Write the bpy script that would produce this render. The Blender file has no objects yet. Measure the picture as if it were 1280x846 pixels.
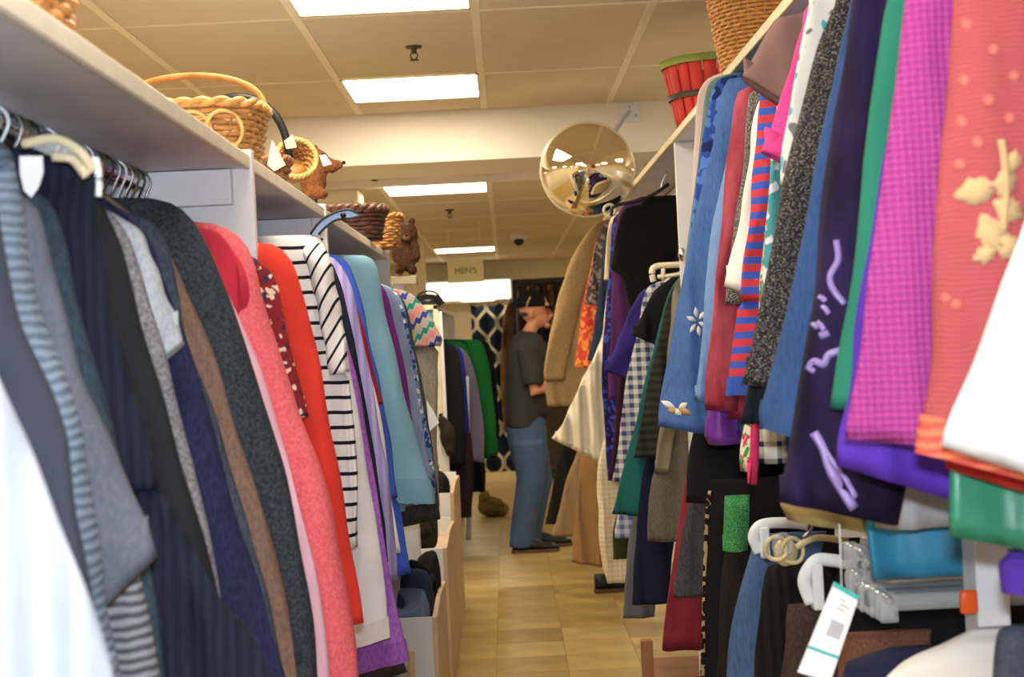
import bpy, bmesh, math, random
from mathutils import Vector, Matrix
from mathutils.bvhtree import BVHTree
random.seed(7)
scene = bpy.context.scene
C = scene.collection
PI = math.pi

# ------------------------------------------------------------------ camera
F = 1850.0                       # focal length in pixels of the 1280 x 846 frame
CAM = Vector((0, 0, 1.41))
ROLL = math.radians(2.8)
_r = Vector((math.cos(ROLL), 0, -math.sin(ROLL)))
_u = Vector((math.sin(ROLL), 0, math.cos(ROLL)))
FWD = (Vector((0, 1, 0)) + _r * (8 / F) - _u * (3 / F)).normalized()
RGT = (_r - FWD * _r.dot(FWD)).normalized()
UPV = RGT.cross(FWD).normalized()
cd = bpy.data.cameras.new('camera')
cam = bpy.data.objects.new('camera', cd)
C.objects.link(cam)
m = Matrix.Identity(4)
for i in range(3):
    m[i][0] = RGT[i]; m[i][1] = UPV[i]; m[i][2] = -FWD[i]; m[i][3] = CAM[i]
cam.matrix_world = m
cd.sensor_width = 36.0
cd.lens = F / 1280 * 36.0
cd.clip_start = 0.05
cd.dof.use_dof = True
cd.dof.focus_distance = 3.7
cd.dof.aperture_fstop = 6.5
scene.camera = cam

# ------------------------------------------------------------------ world, flash, exposure
w = bpy.data.worlds.new('world'); scene.world = w
w.use_nodes = True
w.node_tree.nodes['Background'].inputs[0].default_value = (1.0, 0.85, 0.62, 1)
w.node_tree.nodes['Background'].inputs[1].default_value = 0.02
LIGHT_COL = (1.0, 0.87, 0.65)
LIGHT_POWER = 19.0
FLASH = 22.0
fl = bpy.data.lights.new('camera_flash', 'AREA')
fl.shape = 'RECTANGLE'; fl.size = 0.07; fl.size_y = 0.04
fl.energy = FLASH; fl.color = (0.80, 0.90, 1.0)
flo = bpy.data.objects.new('camera_flash', fl); C.objects.link(flo)
fm = m.copy()
fp = CAM + UPV * 0.11
for i in range(3): fm[i][3] = fp[i]
flo.matrix_world = fm
vs = scene.view_settings
vs.view_transform = 'Standard'; vs.look = 'None'; vs.gamma = 1.0
vs.use_curve_mapping = False
vs.exposure = 0.42

def P(x, y, Y):
    """point at distance Y along the aisle seen at pixel (x, y)"""
    d = RGT * (x - 640) + UPV * (423 - y) + FWD * F
    return CAM + d * (Y / d.y)
def PZ(x, y, Z):
    d = RGT * (x - 640) + UPV * (423 - y) + FWD * F
    return CAM + d * ((Z - CAM.z) / d.z)

# ------------------------------------------------------------------ materials
def lin(c):
    return tuple(((v / 255) / 12.92 if v / 255 <= 0.04045 else ((v / 255 + 0.055) / 1.055) ** 2.4) for v in c) + (1.0,)
class NT:
    def __init__(s, name):
        s.m = bpy.data.materials.new(name); s.m.use_nodes = True
        s.t = s.m.node_tree; s.n = s.t.nodes; s.l = s.t.links
        s.b = s.n['Principled BSDF']
    def node(s, typ, **kw):
        n = s.n.new(typ)
        for k, v in kw.items(): setattr(n, k, v)
        return n
    def link(s, a, b): s.l.new(a, b)
    def coord(s):
        return s.node('ShaderNodeTexCoord').outputs['Object']
    def math(s, op, a, b=None, c=None):
        n = s.node('ShaderNodeMath', operation=op)
        for i, v in enumerate((a, b, c)):
            if v is None: continue
            if isinstance(v, (int, float)): n.inputs[i].default_value = v
            else: s.link(v, n.inputs[i])
        return n.outputs[0]
    def mix(s, f, a, b):
        n = s.node('ShaderNodeMix', data_type='RGBA')
        if isinstance(f, (int, float)): n.inputs[0].default_value = f
        else: s.link(f, n.inputs[0])
        for i, v in ((6, a), (7, b)):
            if isinstance(v, tuple): n.inputs[i].default_value = v
            else: s.link(v, n.inputs[i])
        return n.outputs[2]
    def noise(s, scale, detail=3, vec=None, stretch=None):
        n = s.node('ShaderNodeTexNoise'); n.inputs['Scale'].default_value = scale; n.inputs['Detail'].default_value = detail
        v = vec or s.coord()
        if stretch:
            mp = s.node('ShaderNodeMapping'); mp.inputs['Scale'].default_value = stretch
            s.link(v, mp.inputs['Vector']); v = mp.outputs[0]
        s.link(v, n.inputs['Vector'])
        return n.outputs['Fac']
    def voronoi(s, scale, feat='F1', stretch=None):
        n = s.node('ShaderNodeTexVoronoi', feature=feat); n.inputs['Scale'].default_value = scale
        v = s.coord()
        if stretch:
            mp = s.node('ShaderNodeMapping'); mp.inputs['Scale'].default_value = stretch
            s.link(v, mp.inputs['Vector']); v = mp.outputs[0]
        s.link(v, n.inputs['Vector'])
        return n
    def ramp(s, f, lo, hi):
        n = s.node('ShaderNodeMapRange'); s.link(f, n.inputs[0])
        n.inputs[1].default_value = lo; n.inputs[2].default_value = hi
        return n.outputs[0]
    def bump(s, h, strength=0.3, dist=0.002):
        n = s.node('ShaderNodeBump'); n.inputs['Strength'].default_value = strength; n.inputs['Distance'].default_value = dist
        s.link(h, n.inputs['Height']); s.link(n.outputs[0], s.b.inputs['Normal'])
    def col(s, c):
        if isinstance(c, tuple): s.b.inputs['Base Color'].default_value = c
        else: s.link(c, s.b.inputs['Base Color'])
    def xyz(s):
        n = s.node('ShaderNodeSeparateXYZ'); s.link(s.coord(), n.inputs[0]); return n.outputs

_mc = {}
def plain(name, c, rough=0.5, metal=0.0, var=0.12, nscale=12, bump=0.15, bscale=150, spec=0.4):
    if name in _mc: return _mc[name]
    t = NT(name); a = lin(c); b = tuple(v * (1 - var) for v in a[:3]) + (1,)
    t.col(t.mix(t.ramp(t.noise(nscale), 0.3, 0.7), b, a))
    t.b.inputs['Roughness'].default_value = rough; t.b.inputs['Metallic'].default_value = metal
    t.b.inputs['Specular IOR Level'].default_value = spec
    if bump: t.bump(t.noise(bscale), bump, 0.001)
    _mc[name] = t.m
    return t.m

def cloth(c1, kind='plain', c2=None, p=0.03, duty=0.5, rough=0.9, c3=None, name=None):
    """procedural cloth; p is the pattern period in metres"""
    key = (c1, kind, c2, p, duty, c3)
    if key in _mc: return _mc[key]
    def dim(c):
        q = lin(c); g = .3 * q[0] + .55 * q[1] + .15 * q[2]
        return tuple((v * .92 + g * .08) * .88 for v in q[:3]) + (1.0,)
    t = NT('cloth_' + kind); a = dim(c1); b = dim(c2) if c2 else tuple(v * 0.75 for v in a[:3]) + (1,)
    big = t.ramp(t.noise(9, 2), 0.25, 0.75)
    h = t.noise(350, 2)
    spec = 0.15
    if kind == 'plain':
        col = t.mix(big, tuple(v * 0.86 for v in a[:3]) + (1,), a)
    elif kind == 'heather':
        f = t.ramp(t.noise(240, 3, stretch=(1, 1, 0.4)), 0.38, 0.62); col = t.mix(f, a, b); h = t.noise(120, 3)
    elif kind == 'fuzzy':
        f = t.ramp(t.noise(190, 4), 0.32, 0.68); col = t.mix(f, a, b); h = t.noise(150, 4)
    elif kind == 'rib':
        x, y, z = t.xyz()
        s = t.math('SINE', t.math('MULTIPLY', t.math('ADD', x, t.math('MULTIPLY', t.noise(5), 0.01)), 2 * PI / p))
        f = t.ramp(s, -0.8, 0.6); col = t.mix(f, b, a); h = f
    elif kind == 'hrib':
        x, y, z = t.xyz()
        s = t.math('SINE', t.math('MULTIPLY', t.math('ADD', z, t.math('MULTIPLY', t.noise(25), 0.012)), 2 * PI / p))
        f = t.ramp(s, -0.8, 0.6); col = t.mix(f, b, a); h = f
    elif kind == 'stripe':
        x, y, z = t.xyz()
        s = t.math('FRACT', t.math('DIVIDE', t.math('ADD', z, t.math('MULTIPLY', t.noise(6), 0.012)), p))
        f = t.math('LESS_THAN', s, duty); col = t.mix(f, a, b)
    elif kind == 'dstripe':
        x, y, z = t.xyz()
        s = t.math('FRACT', t.math('DIVIDE', t.math('ADD', t.math('ADD', z, t.math('MULTIPLY', x, -1.6)), t.math('MULTIPLY', t.noise(6), 0.02)), p))
        f = t.math('LESS_THAN', s, duty); col = t.mix(f, a, b)
    elif kind == 'plaid':
        x, y, z = t.xyz()
        sx = t.math('LESS_THAN', t.math('FRACT', t.math('DIVIDE', x, p)), duty)
        sz = t.math('LESS_THAN', t.math('FRACT', t.math('DIVIDE', z, p)), duty)
        f = t.math('MULTIPLY', t.math('ADD', sx, sz), 0.5); col = t.mix(f, a, b)
    elif kind == 'denim':
        f = t.ramp(t.noise(260, 3, stretch=(1, 1, 0.15)), 0.3, 0.7)
        col = t.mix(f, a, b); col = t.mix(t.math('MULTIPLY', big, 0.35), col, tuple(min(1, v * 1.5) for v in a[:3]) + (1,))
    elif kind == 'velvet':
        f = t.ramp(t.noise(16, 4, stretch=(1, 1, 0.35)), 0.42, 0.72); col = t.mix(f, a, b)
        t.b.inputs['Sheen Weight'].default_value = 0.25; t.b.inputs['Sheen Roughness'].default_value = 0.35
        t.b.inputs['Sheen Tint'].default_value = b
    elif kind == 'glitter':
        v = t.voronoi(900); s = t.node('ShaderNodeSeparateColor'); t.link(v.outputs['Color'], s.inputs[0])
        f = t.math('GREATER_THAN', s.outputs[0], 1 - duty); col = t.mix(f, a, b)
        t.link(t.math('MULTIPLY', f, 0.6), t.b.inputs['Metallic']); h = v.outputs['Distance']
    elif kind == 'waffle':
        x, y, z = t.xyz()
        k = 2 * PI / p
        s = t.math('MULTIPLY', t.math('SINE', t.math('MULTIPLY', t.math('ADD', x, z), k * 0.7)), t.math('SINE', t.math('MULTIPLY', t.math('SUBTRACT', x, z), k * 0.7)))
        f = t.ramp(s, -0.6, 0.6); col = t.mix(f, b, a); h = f
    elif kind == 'floral':
        wn = t.node('ShaderNodeTexNoise'); wn.inputs['Scale'].default_value = .9 / p; t.link(t.coord(), wn.inputs['Vector'])
        va = t.node('ShaderNodeVectorMath', operation='MULTIPLY_ADD'); t.link(wn.outputs['Color'], va.inputs[0]); va.inputs[1].default_value = (p * 1.6,) * 3; t.link(t.coord(), va.inputs[2])
        v = t.node('ShaderNodeTexVoronoi'); v.inputs['Scale'].default_value = 1.5 / p; t.link(va.outputs[0], v.inputs['Vector'])
        f = t.ramp(v.outputs['Distance'], duty + .06, duty - .02)
        s = t.node('ShaderNodeSeparateColor'); t.link(v.outputs['Color'], s.inputs[0])
        g = t.math('GREATER_THAN', s.outputs[0], 0.5)
        col = t.mix(f, a, t.mix(g, b, lin(c3) if c3 else b))
    elif kind == 'leopard':
        v = t.voronoi(1 / p); f = t.math('LESS_THAN', v.outputs['Distance'], duty); col = t.mix(f, a, b)
    elif kind == 'fairisle':
        x, y, z = t.xyz()
        zz = t.math('DIVIDE', t.math('ADD', t.math('ADD', z, t.math('MULTIPLY', x, -0.9)), t.math('PINGPONG', t.math('MULTIPLY', x, 1.4), 0.016)), p)
        fr = t.math('FRACT', zz)
        def band(lo, hi): return t.math('MULTIPLY', t.math('GREATER_THAN', fr, lo), t.math('LESS_THAN', fr, hi))
        col = t.mix(band(.0, .16), a, lin(c3)); col = t.mix(band(.26, .46), col, b); col = t.mix(band(.56, .72), col, lin((36, 124, 116)))
    elif kind == 'lattice':
        x, y, z = t.xyz()
        sn = t.math('MULTIPLY', t.math('SINE', t.math('MULTIPLY', z, 2 * PI / (p * 1.7))), 0.27)
        u = t.math('DIVIDE', x, p)
        d1 = t.math('ABSOLUTE', t.math('SUBTRACT', t.math('FRACT', t.math('ADD', u, sn)), 0.5))
        d2 = t.math('ABSOLUTE', t.math('SUBTRACT', t.math('FRACT', t.math('SUBTRACT', t.math('ADD', u, 0.5), sn)), 0.5))
        f = t.math('LESS_THAN', t.math('MINIMUM', d1, d2), 0.095); col = t.mix(f, a, b)
    elif kind == 'sheer':
        col = t.mix(big, tuple(v * 0.9 for v in a[:3]) + (1,), a); t.b.inputs['Alpha'].default_value = 0.93
    elif kind == 'satin':
        col = a; rough = 0.35; spec = 0.5
    t.col(col)
    t.b.inputs['Roughness'].default_value = rough
    t.b.inputs['Specular IOR Level'].default_value = spec
    t.bump(h, 0.45 if kind in ('rib', 'hrib', 'waffle', 'fuzzy') else 0.22, 0.004 if kind in ('rib', 'hrib', 'waffle') else 0.0015)
    _mc[key] = t.m
    return t.m

def emit(name, c, s):
    if name in _mc: return _mc[name]
    t = NT(name); t.col((0.8, 0.8, 0.8, 1))
    t.b.inputs['Emission Color'].default_value = tuple(c) + (1,)
    t.b.inputs['Emission Strength'].default_value = s
    _mc[name] = t.m; return t.m

def clear_plastic():
    if 'clear_plastic' in _mc: return _mc['clear_plastic']
    t = NT('clear_plastic'); t.col(lin((215, 220, 222)))
    t.b.inputs['Roughness'].default_value = 0.12; t.b.inputs['Alpha'].default_value = 0.32
    t.b.inputs['Specular IOR Level'].default_value = 0.9
    _mc['clear_plastic'] = t.m; return t.m

M_WHITE = plain('white_painted_board', (226, 226, 230), 0.45, var=0.06, nscale=5, bscale=90)
M_EDGE = plain('shelf_edge_wood', (222, 208, 172), 0.5, var=0.15, nscale=20)
M_LAM = plain('white_laminate_underside', (222, 222, 230), 0.5, var=0.14, nscale=4)
M_TILE = plain('ceiling_tile', (218, 204, 178), 0.95, var=0.05, nscale=3, bump=0.4, bscale=220, spec=0.1)
M_TBAR = plain('ceiling_t_bar', (240, 228, 204), 0.6, var=0.05)
M_WALL = plain('painted_wall', (226, 216, 190), 0.85, var=0.04, nscale=2)
M_BEAM = plain('painted_beam', (232, 224, 212), 0.8, var=0.03, nscale=2)
M_CHROME = plain('chrome', (225, 225, 228), 0.12, 1.0, var=0.02, bump=0)
M_WIRE = plain('hanger_wire', (150, 150, 150), 0.3, 1.0, var=0.1, bump=0)
M_BLACK = plain('black_plastic', (22, 22, 24), 0.4, var=0.1)
M_OLIVE = plain('olive_plastic', (70, 66, 36), 0.35, var=0.1)
M_CREAMP = plain('cream_plastic', (226, 216, 190), 0.35, var=0.05, bump=0)
M_WHITEP = plain('white_plastic', (220, 226, 232), 0.3, var=0.04, bump=0)
M_PAPER = plain('white_paper', (240, 242, 246), 0.8, var=0.03, bump=0)
M_SKIN = plain('skin', (196, 132, 104), 0.6, var=0.1, nscale=20)

# ------------------------------------------------------------------ object helpers
def tag(o, label=None, cat=None, group=None, kind=None):
    if label: o['label'] = label
    if cat: o['category'] = cat
    if group: o['group'] = group
    if kind: o['kind'] = kind
    return o
def empty(name, loc, label=None, cat=None, group=None, kind=None):
    o = bpy.data.objects.new(name, None); C.objects.link(o); o.location = loc; o.empty_display_size = 0.1
    return tag(o, label, cat, group, kind)
def mobj(name, vf, mat, parent=None, loc=None, smooth=True, rel=True):
    """vf = (verts, faces) in WORLD coordinates when rel; parented under `parent` (whose location is subtracted)"""
    verts, faces = vf
    org = Vector((0, 0, 0))
    if parent is not None:
        q = parent
        while q is not None: org += q.location; q = q.parent
    elif loc is not None: org = Vector(loc)
    me = bpy.data.meshes.new(name)
    me.from_pydata([tuple(Vector(v) - org) if rel else tuple(v) for v in verts], [], faces)
    me.update()
    if smooth: me.shade_smooth()
    me.materials.append(mat)
    o = bpy.data.objects.new(name, me); C.objects.link(o)
    if parent is not None: o.parent = parent
    elif loc is not None: o.location = loc
    return o
def merge(*vfs):
    V, Fc = [], []
    for v, f in vfs:
        n = len(V); V += list(v); Fc += [tuple(i + n for i in q) for q in f]
    return V, Fc
def box(x0, x1, y0, y1, z0, z1, bev=0.0):
    if bev <= 0:
        v = [(x, y, z) for z in (z0, z1) for y in (y0, y1) for x in (x0, x1)]
        return v, [(0, 2, 3, 1), (4, 5, 7, 6), (0, 1, 5, 4), (2, 6, 7, 3), (0, 4, 6, 2), (1, 3, 7, 5)]
    bm = bmesh.new(); bmesh.ops.create_cube(bm, size=1)
    for q in bm.verts: q.co = Vector(((x0 + x1) / 2 + q.co.x * (x1 - x0), (y0 + y1) / 2 + q.co.y * (y1 - y0), (z0 + z1) / 2 + q.co.z * (z1 - z0)))
    bmesh.ops.bevel(bm, geom=list(bm.edges), offset=bev, segments=2, affect='EDGES', profile=0.5)
    bm.verts.index_update()
    r = [tuple(q.co) for q in bm.verts], [tuple(q.index for q in f.verts) for f in bm.faces]
    bm.free(); return r
def loft(rings, cap0=True, cap1=True, closed=True):
    V, Fc = [], []; n = len(rings[0])
    for r in rings: V += [tuple(p) for p in r]
    for i in range(len(rings) - 1):
        for j in range(n if closed else n - 1):
            a, b = i * n + j, i * n + (j + 1) % n
            Fc.append((a, b, b + n, a + n))
    if cap0: Fc.append(tuple(range(n - 1, -1, -1)))
    if cap1: Fc.append(tuple((len(rings) - 1) * n + j for j in range(n)))
    return V, Fc
def catmull(pts, per=8):
    pts = [Vector(p) for p in pts]
    q = [pts[0] * 2 - pts[1]] + pts + [pts[-1] * 2 - pts[-2]]
    out = []
    for i in range(1, len(q) - 2):
        for k in range(per):
            t = k / per
            out.append(0.5 * ((2 * q[i]) + (-q[i-1] + q[i+1]) * t + (2 * q[i-1] - 5 * q[i] + 4 * q[i+1] - q[i+2]) * t * t + (-q[i-1] + 3 * q[i] - 3 * q[i+1] + q[i+2]) * t ** 3))
    out.append(pts[-1]); return out
def resample(pts, n):
    L = [0]
    for a, b in zip(pts, pts[1:]): L.append(L[-1] + (b - a).length)
    out = []; j = 0
    for i in range(n):
        s = L[-1] * i / (n - 1)
        while j < len(L) - 2 and L[j + 1] < s: j += 1
        d = L[j + 1] - L[j]
        out.append(pts[j].lerp(pts[j + 1], (s - L[j]) / d if d > 1e-9 else 0))
    return out
def tube(path, r, n=8, flat=1.0, cap=True, up=Vector((0, 0, 1)), closed=False):
    """round (or flattened) tube along world points; r is a number or a list"""
    path = [Vector(p) for p in path]; rings = []
    for i, p in enumerate(path):
        if closed: d = path[(i + 1) % len(path)] - path[i - 1]
        else: d = path[min(i + 1, len(path) - 1)] - path[max(i - 1, 0)]
        d.normalize()
        a = d.cross(up)
        if a.length < 1e-3: a = d.cross(Vector((1, 0, 0)))
        a.normalize(); b = a.cross(d).normalized()
        rr = r[i] if isinstance(r, (list, tuple)) else r
        rings.append([p + a * (rr * math.cos(2 * PI * k / n)) + b * (rr * flat * math.sin(2 * PI * k / n)) for k in range(n)])
    if closed:
        rings.append(rings[0]); return loft(rings, False, False)
    return loft(rings, cap, cap)
def ellipsoid(c, rx, ry, rz, nu=16, nv=10):
    c = Vector(c)
    rings = []
    for i in range(nv + 1):
        th = PI * (0.02 + 0.96 * i / nv)
        rings.append([c + Vector((rx * math.sin(th) * math.cos(2 * PI * j / nu), ry * math.sin(th) * math.sin(2 * PI * j / nu), rz * math.cos(th))) for j in range(nu)])
    v, f = loft(rings)
    return v, [tuple(reversed(q)) for q in f]
def struct(name, vf, mat, smooth=False, parent=None, label=None):
    o = mobj(name, vf, mat, parent, smooth=smooth)
    if parent is None: o['kind'] = 'structure'
    if label: o['label'] = label
    return o
def share(src, name, loc, parent):
    o = bpy.data.objects.new(name, src.data); C.objects.link(o); o.location = loc; o.parent = parent; return o

# ------------------------------------------------------------------ the room
ZC1, ZC2, YB, YB2, YF = 2.53, 2.275, 7.27, 7.92, 17.0
XL, XR, YN = -3.71, 3.61, -3.0
fl_o = struct('floor', box(XL, XR, YN, YF, -0.05, -0.004), plain('floor_joint', (150, 118, 66), 0.6, nscale=3))
struct('wall_left', box(XL - 0.1, XL, YN, YF, 0, ZC1 + 0.1), M_WALL)
struct('wall_right', box(XR, XR + 0.1, YN, YF, 0, ZC1 + 0.1), M_WALL)
struct('wall_back', box(XL, XR, YF, YF + 0.1, 0, ZC1 + 0.1), M_WALL)
struct('wall_front', box(XL, XR, YN - 0.1, YN, 0, ZC1 + 0.1), M_WALL)
# vinyl floor tiles, each one a slab
def floor_mat(i):
    c = [(204, 174, 108), (192, 162, 98), (210, 182, 118), (182, 150, 88)][i]
    t = NT('vinyl_tile'); a = lin(c); b = tuple(v * 0.62 for v in a[:3]) + (1,)
    f = t.ramp(t.noise(5, 6), 0.35, 0.7)
    g = t.ramp(t.noise(60, 4), 0.3, 0.75)
    t.col(t.mix(t.math('MULTIPLY', g, 0.5), t.mix(f, b, a), tuple(v * 0.5 for v in a[:3]) + (1,)))
    t.b.inputs['Roughness'].default_value = 0.28
    t.bump(t.noise(14, 3), 0.15, 0.002)
    return t.m
FM = [floor_mat(i) for i in range(4)]
TS = 0.305
src = []
for i in range(4):
    o = mobj('floor_tile', box(-TS/2 + .0012, TS/2 - .0012, -TS/2 + .0012, TS/2 - .0012, -0.006, 0), FM[i], fl_o, smooth=False)
    src.append(o)
k = 0
cells = [(ix, iy) for iy in range(0, 24) for ix in range(-5, 6)]
for ix, iy in cells:
    x, y = 0.045 + ix * TS, 4.2 + iy * TS
    r = random.choice([0, 0, 1, 2, 3, 1]); 
    if k < 4: o = src[k]; o.location = (x, y, 0)
    else: o = share(src[r], 'floor_tile', (x, y, 0), fl_o)
    k += 1
# the rest of the floor, too far or hidden: one slab round the tiles
x0, x1, y0, y1 = 0.045 - 5.5 * TS, 0.045 + 5.5 * TS, 4.2 - TS / 2, 4.2 + 23.5 * TS
mobj('floor_surround', merge(box(XL, x0, YN, YF, -.006, 0), box(x1, XR, YN, YF, -.006, 0), box(x0, x1, YN, y0, -.006, 0), box(x0, x1, y1, YF, -.006, 0)), FM[1], fl_o, smooth=False)
# ceiling: two levels of lay-in panels on a T-bar grid with a beam between them
ceil = struct('ceiling', merge(box(XL, XR, YN, YB + 0.05, ZC1 + .02, ZC1 + .1), box(XL, XR, YB2, YF, ZC2 + .02, ZC2 + .1)), M_TILE)
TW, TL = 0.61, 1.22
GX0, GY0 = -0.66, 5.07
LIGHTS1 = [(cx, gy) for cx in (-0.355, 2.085, -2.795) for gy in (4.725, 6.575, 2.88, 1.03, -0.82)]
LIGHTS2 = [(cx, gy) for cx in (-0.355, 2.085, -2.795) for gy in (8.47, 11.4, 14.5)]
LIGHTS2 = [(a, b) for a, b in LIGHTS2 if not (a == -0.355 and b == 11.4)]
tsrc = {}
def tile(xa, xb, ya, yb, z):
    key = (round(xb - xa, 3), round(yb - ya, 3))
    g = 0.006
    if key not in tsrc:
        w_, l_ = key
        tsrc[key] = mobj('ceiling_tile', box(-w_/2 + g, w_/2 - g, -l_/2 + g, l_/2 - g, 0.0, 0.018), M_TILE, ceil, smooth=False)
        tsrc[key].location = ((xa + xb) / 2, (ya + yb) / 2, z); return
    share(tsrc[key], 'ceiling_tile', ((xa + xb) / 2, (ya + yb) / 2, z), ceil)
def ceiling_zone(z, ya, yb, y_first, lights):
    xs = [GX0 + TW * i for i in range(-5, 8)]
    ys = [y_first + TL * i for i in range(-12, 14)]
    ys = sorted(set([ya] + [y for y in ys if ya < y < yb] + [yb]))
    for i in range(len(xs) - 1):
        for j in range(len(ys) - 1):
            a, b = ys[j], ys[j + 1]
            if b - a < 0.05: continue
            L = [l for l in lights if xs[i] < l[0] < xs[i + 1] and l[1] + .306 > a and l[1] - .306 < b]
            if not L: tile(xs[i], xs[i + 1], a, b, z)
            else:
                segs = [(a, b)]
                for lx, ly in L:
                    ns = []
                    for s0, s1 in segs:
                        if ly - .306 - s0 > .03: ns.append((s0, min(s1, ly - .306)))
                        if s1 - ly - .306 > .03: ns.append((max(s0, ly + .306), s1))
                    segs = ns
                for s0, s1 in segs: tile(xs[i], xs[i + 1], s0, s1, z)
    for x in xs:
        mobj('t_bar', box(x - .015, x + .015, ya, yb, z - .004, z + .012), M_TBAR, ceil, smooth=False)
    for y in ys[1:-1]:
        mobj('t_bar', box(xs[0], xs[-1], y - .009, y + .009, z - .003, z + .012), M_TBAR, ceil, smooth=False)
ceiling_zone(ZC1, YN, YB, GY0, LIGHTS1)
ceiling_zone(ZC2, YB2, YF, 8.16, LIGHTS2)
struct('trim_1', box(XL, XR, YB, YB2, ZC2 + .005, ZC1 + .1, 0.004), M_BEAM, label='painted ceiling beam crossing the aisle')
struct('trim_2', box(XL, XR, YB2, YB2 + 0.06, ZC2 - .035, ZC2 + .1, 0.003), M_BEAM)
EM = emit('light_diffuser', LIGHT_COL, LIGHT_POWER)
for (lx, ly), z in [(l, ZC1) for l in LIGHTS1] + [(l, ZC2) for l in LIGHTS2]:
    lab = {4.725: 'recessed light panel on the shop front side of the bronze sprinkler', 6.575: 'recessed light panel between the bronze sprinkler and the beam', 8.47: 'recessed light panel just past the ceiling beam', 14.5: "recessed light panel behind the hanging MEN'S sign"}.get(ly) if lx == -0.355 else None
    t = empty('ceiling_light', (lx, ly, z), lab or 'square recessed light panel glowing white in the ceiling', 'ceiling light', 'light panels in the ceiling')
    f = .298
    mobj('diffuser', box(lx - f + .012, lx + f - .012, ly - f + .012, ly + f - .012, z - .002, z + .012), EM, t, smooth=False)
    mobj('frame', merge(box(lx - f, lx - f + .014, ly - f, ly + f, z - .006, z + .014), box(lx + f - .014, lx + f, ly - f, ly + f, z - .006, z + .014),
                        box(lx - f, lx + f, ly - f, ly - f + .014, z - .006, z + .014), box(lx - f, lx + f, ly + f - .014, ly + f, z - .006, z + .014)), M_TBAR, t, smooth=False)
# column at the left end of the beam
pc = P(434, 232, 7.95)
struct('trim_3', merge(box(pc.x - .55, pc.x + .02, 7.98, 8.3, 0, ZC2 - .06), box(pc.x - .58, pc.x + .05, 7.97, 8.33, ZC2 - .10, ZC2 - .04)), M_WALL)

# ------------------------------------------------------------------ shelving
LX, LZ = -0.43, 1.745           # front edge of the left shelf
RX, RZ = 0.62, 2.09             # front edge of the right shelf
def shelving_left():
    t = empty('clothes_shelving', (-0.65, 3.4, 0), 'white shelving unit with coats on its rod and baskets on top', 'shelving')
    for ya, yb in ((0.6, 2.58), (2.60, 3.64), (3.66, 5.62)):
        s = mobj('shelf_board', box(-0.87, LX - .012, ya, yb, LZ - .022, LZ, .002), M_LAM, t, smooth=False)
        mobj('edge_band', box(LX - .012, LX, ya, yb, LZ - .024, LZ + .002, .003), plain('white_shelf_edge', (230, 222, 204), .5, var=.12, nscale=25), s, smooth=False)
        mobj('rail', box(-0.87, LX - .03, yb - .03, yb - .005, LZ - .085, LZ - .024, .002), M_WHITE, t, smooth=False)
    for y in (2.59, 3.65, 5.63):
        mobj('divider_panel', box(-0.87, LX + .004, y - .011, y + .011, 0, LZ + .012, .002), M_WHITE, t, smooth=False)
    mobj('back_panel', box(-0.90, -0.872, 0.6, 5.64, 0, LZ + .01), M_WHITE, t, smooth=False)
    mobj('hanging_rod', tube([(-0.61, 0.6, 1.70), (-0.61, 5.62, 1.70)], .013, 10), M_CHROME, t)
    mobj('base_shelf', box(-0.87, -0.47, 0.6, 5.62, 0.0, 0.12), M_WHITE, t, smooth=False)
shelving_left()
def shelving_right():
    t = empty('clothes_shelving', (0.85, 3.8, 0), 'white shelving unit with two rods and bushel basket on top', 'shelving')
    for ya, yb in ((0.6, 2.02), (2.04, 5.24), (5.26, 8.9)):
        s = mobj('shelf_board', box(RX + .012, 1.06, ya, yb, RZ - .022, RZ, .002), M_LAM, t, smooth=False)
        mobj('edge_band', box(RX, RX + .012, ya, yb, RZ - .024, RZ + .002, .003), M_EDGE, s, smooth=False)
    for y in (5.25, 8.91):
        mobj('divider_panel', box(RX + .01, 1.06, y - .011, y + .011, 0, RZ - .024, .002), M_WHITE, t, smooth=False)
    mobj('post', box(RX + .0, RX + .045, 2.0, 2.06, 0, 1.13, .003), M_WHITE, t, smooth=False)
    mobj('back_panel', box(1.062, 1.09, 0.6, 8.92, 0, RZ), M_WHITE, t, smooth=False)
    mobj('hanging_rod', tube([(0.79, 0.6, 2.045), (0.79, 8.9, 2.045)], .013, 10), M_CHROME, t)
    mobj('hanging_rod', tube([(0.79, 0.6, 1.04), (0.79, 8.9, 1.04)], .013, 10), M_CHROME, t)
    mobj('hanging_rod', tube([(0.74, 5.26, 1.69), (0.74, 6.0, 1.69)], .012, 10), M_CHROME, t)
    mobj('base_board', box(0.50, 1.06, 0.6, 5.9, 0.0, 0.10, .004), plain('brown_base', (150, 104, 74), 0.5), t, smooth=False)
    p = P(853, 318, 5.23)
    mobj('hook', ellipsoid(p, .015, .015, .025), M_CHROME, t)
    pp = P(808, 800, 5.2)
    mobj('kick_post', box(pp.x - .02, pp.x + .02, 5.18, 5.22, 0, 0.32, .003), plain('brown_base', (150, 104, 74), 0.5), t, smooth=False)
shelving_right()

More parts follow.
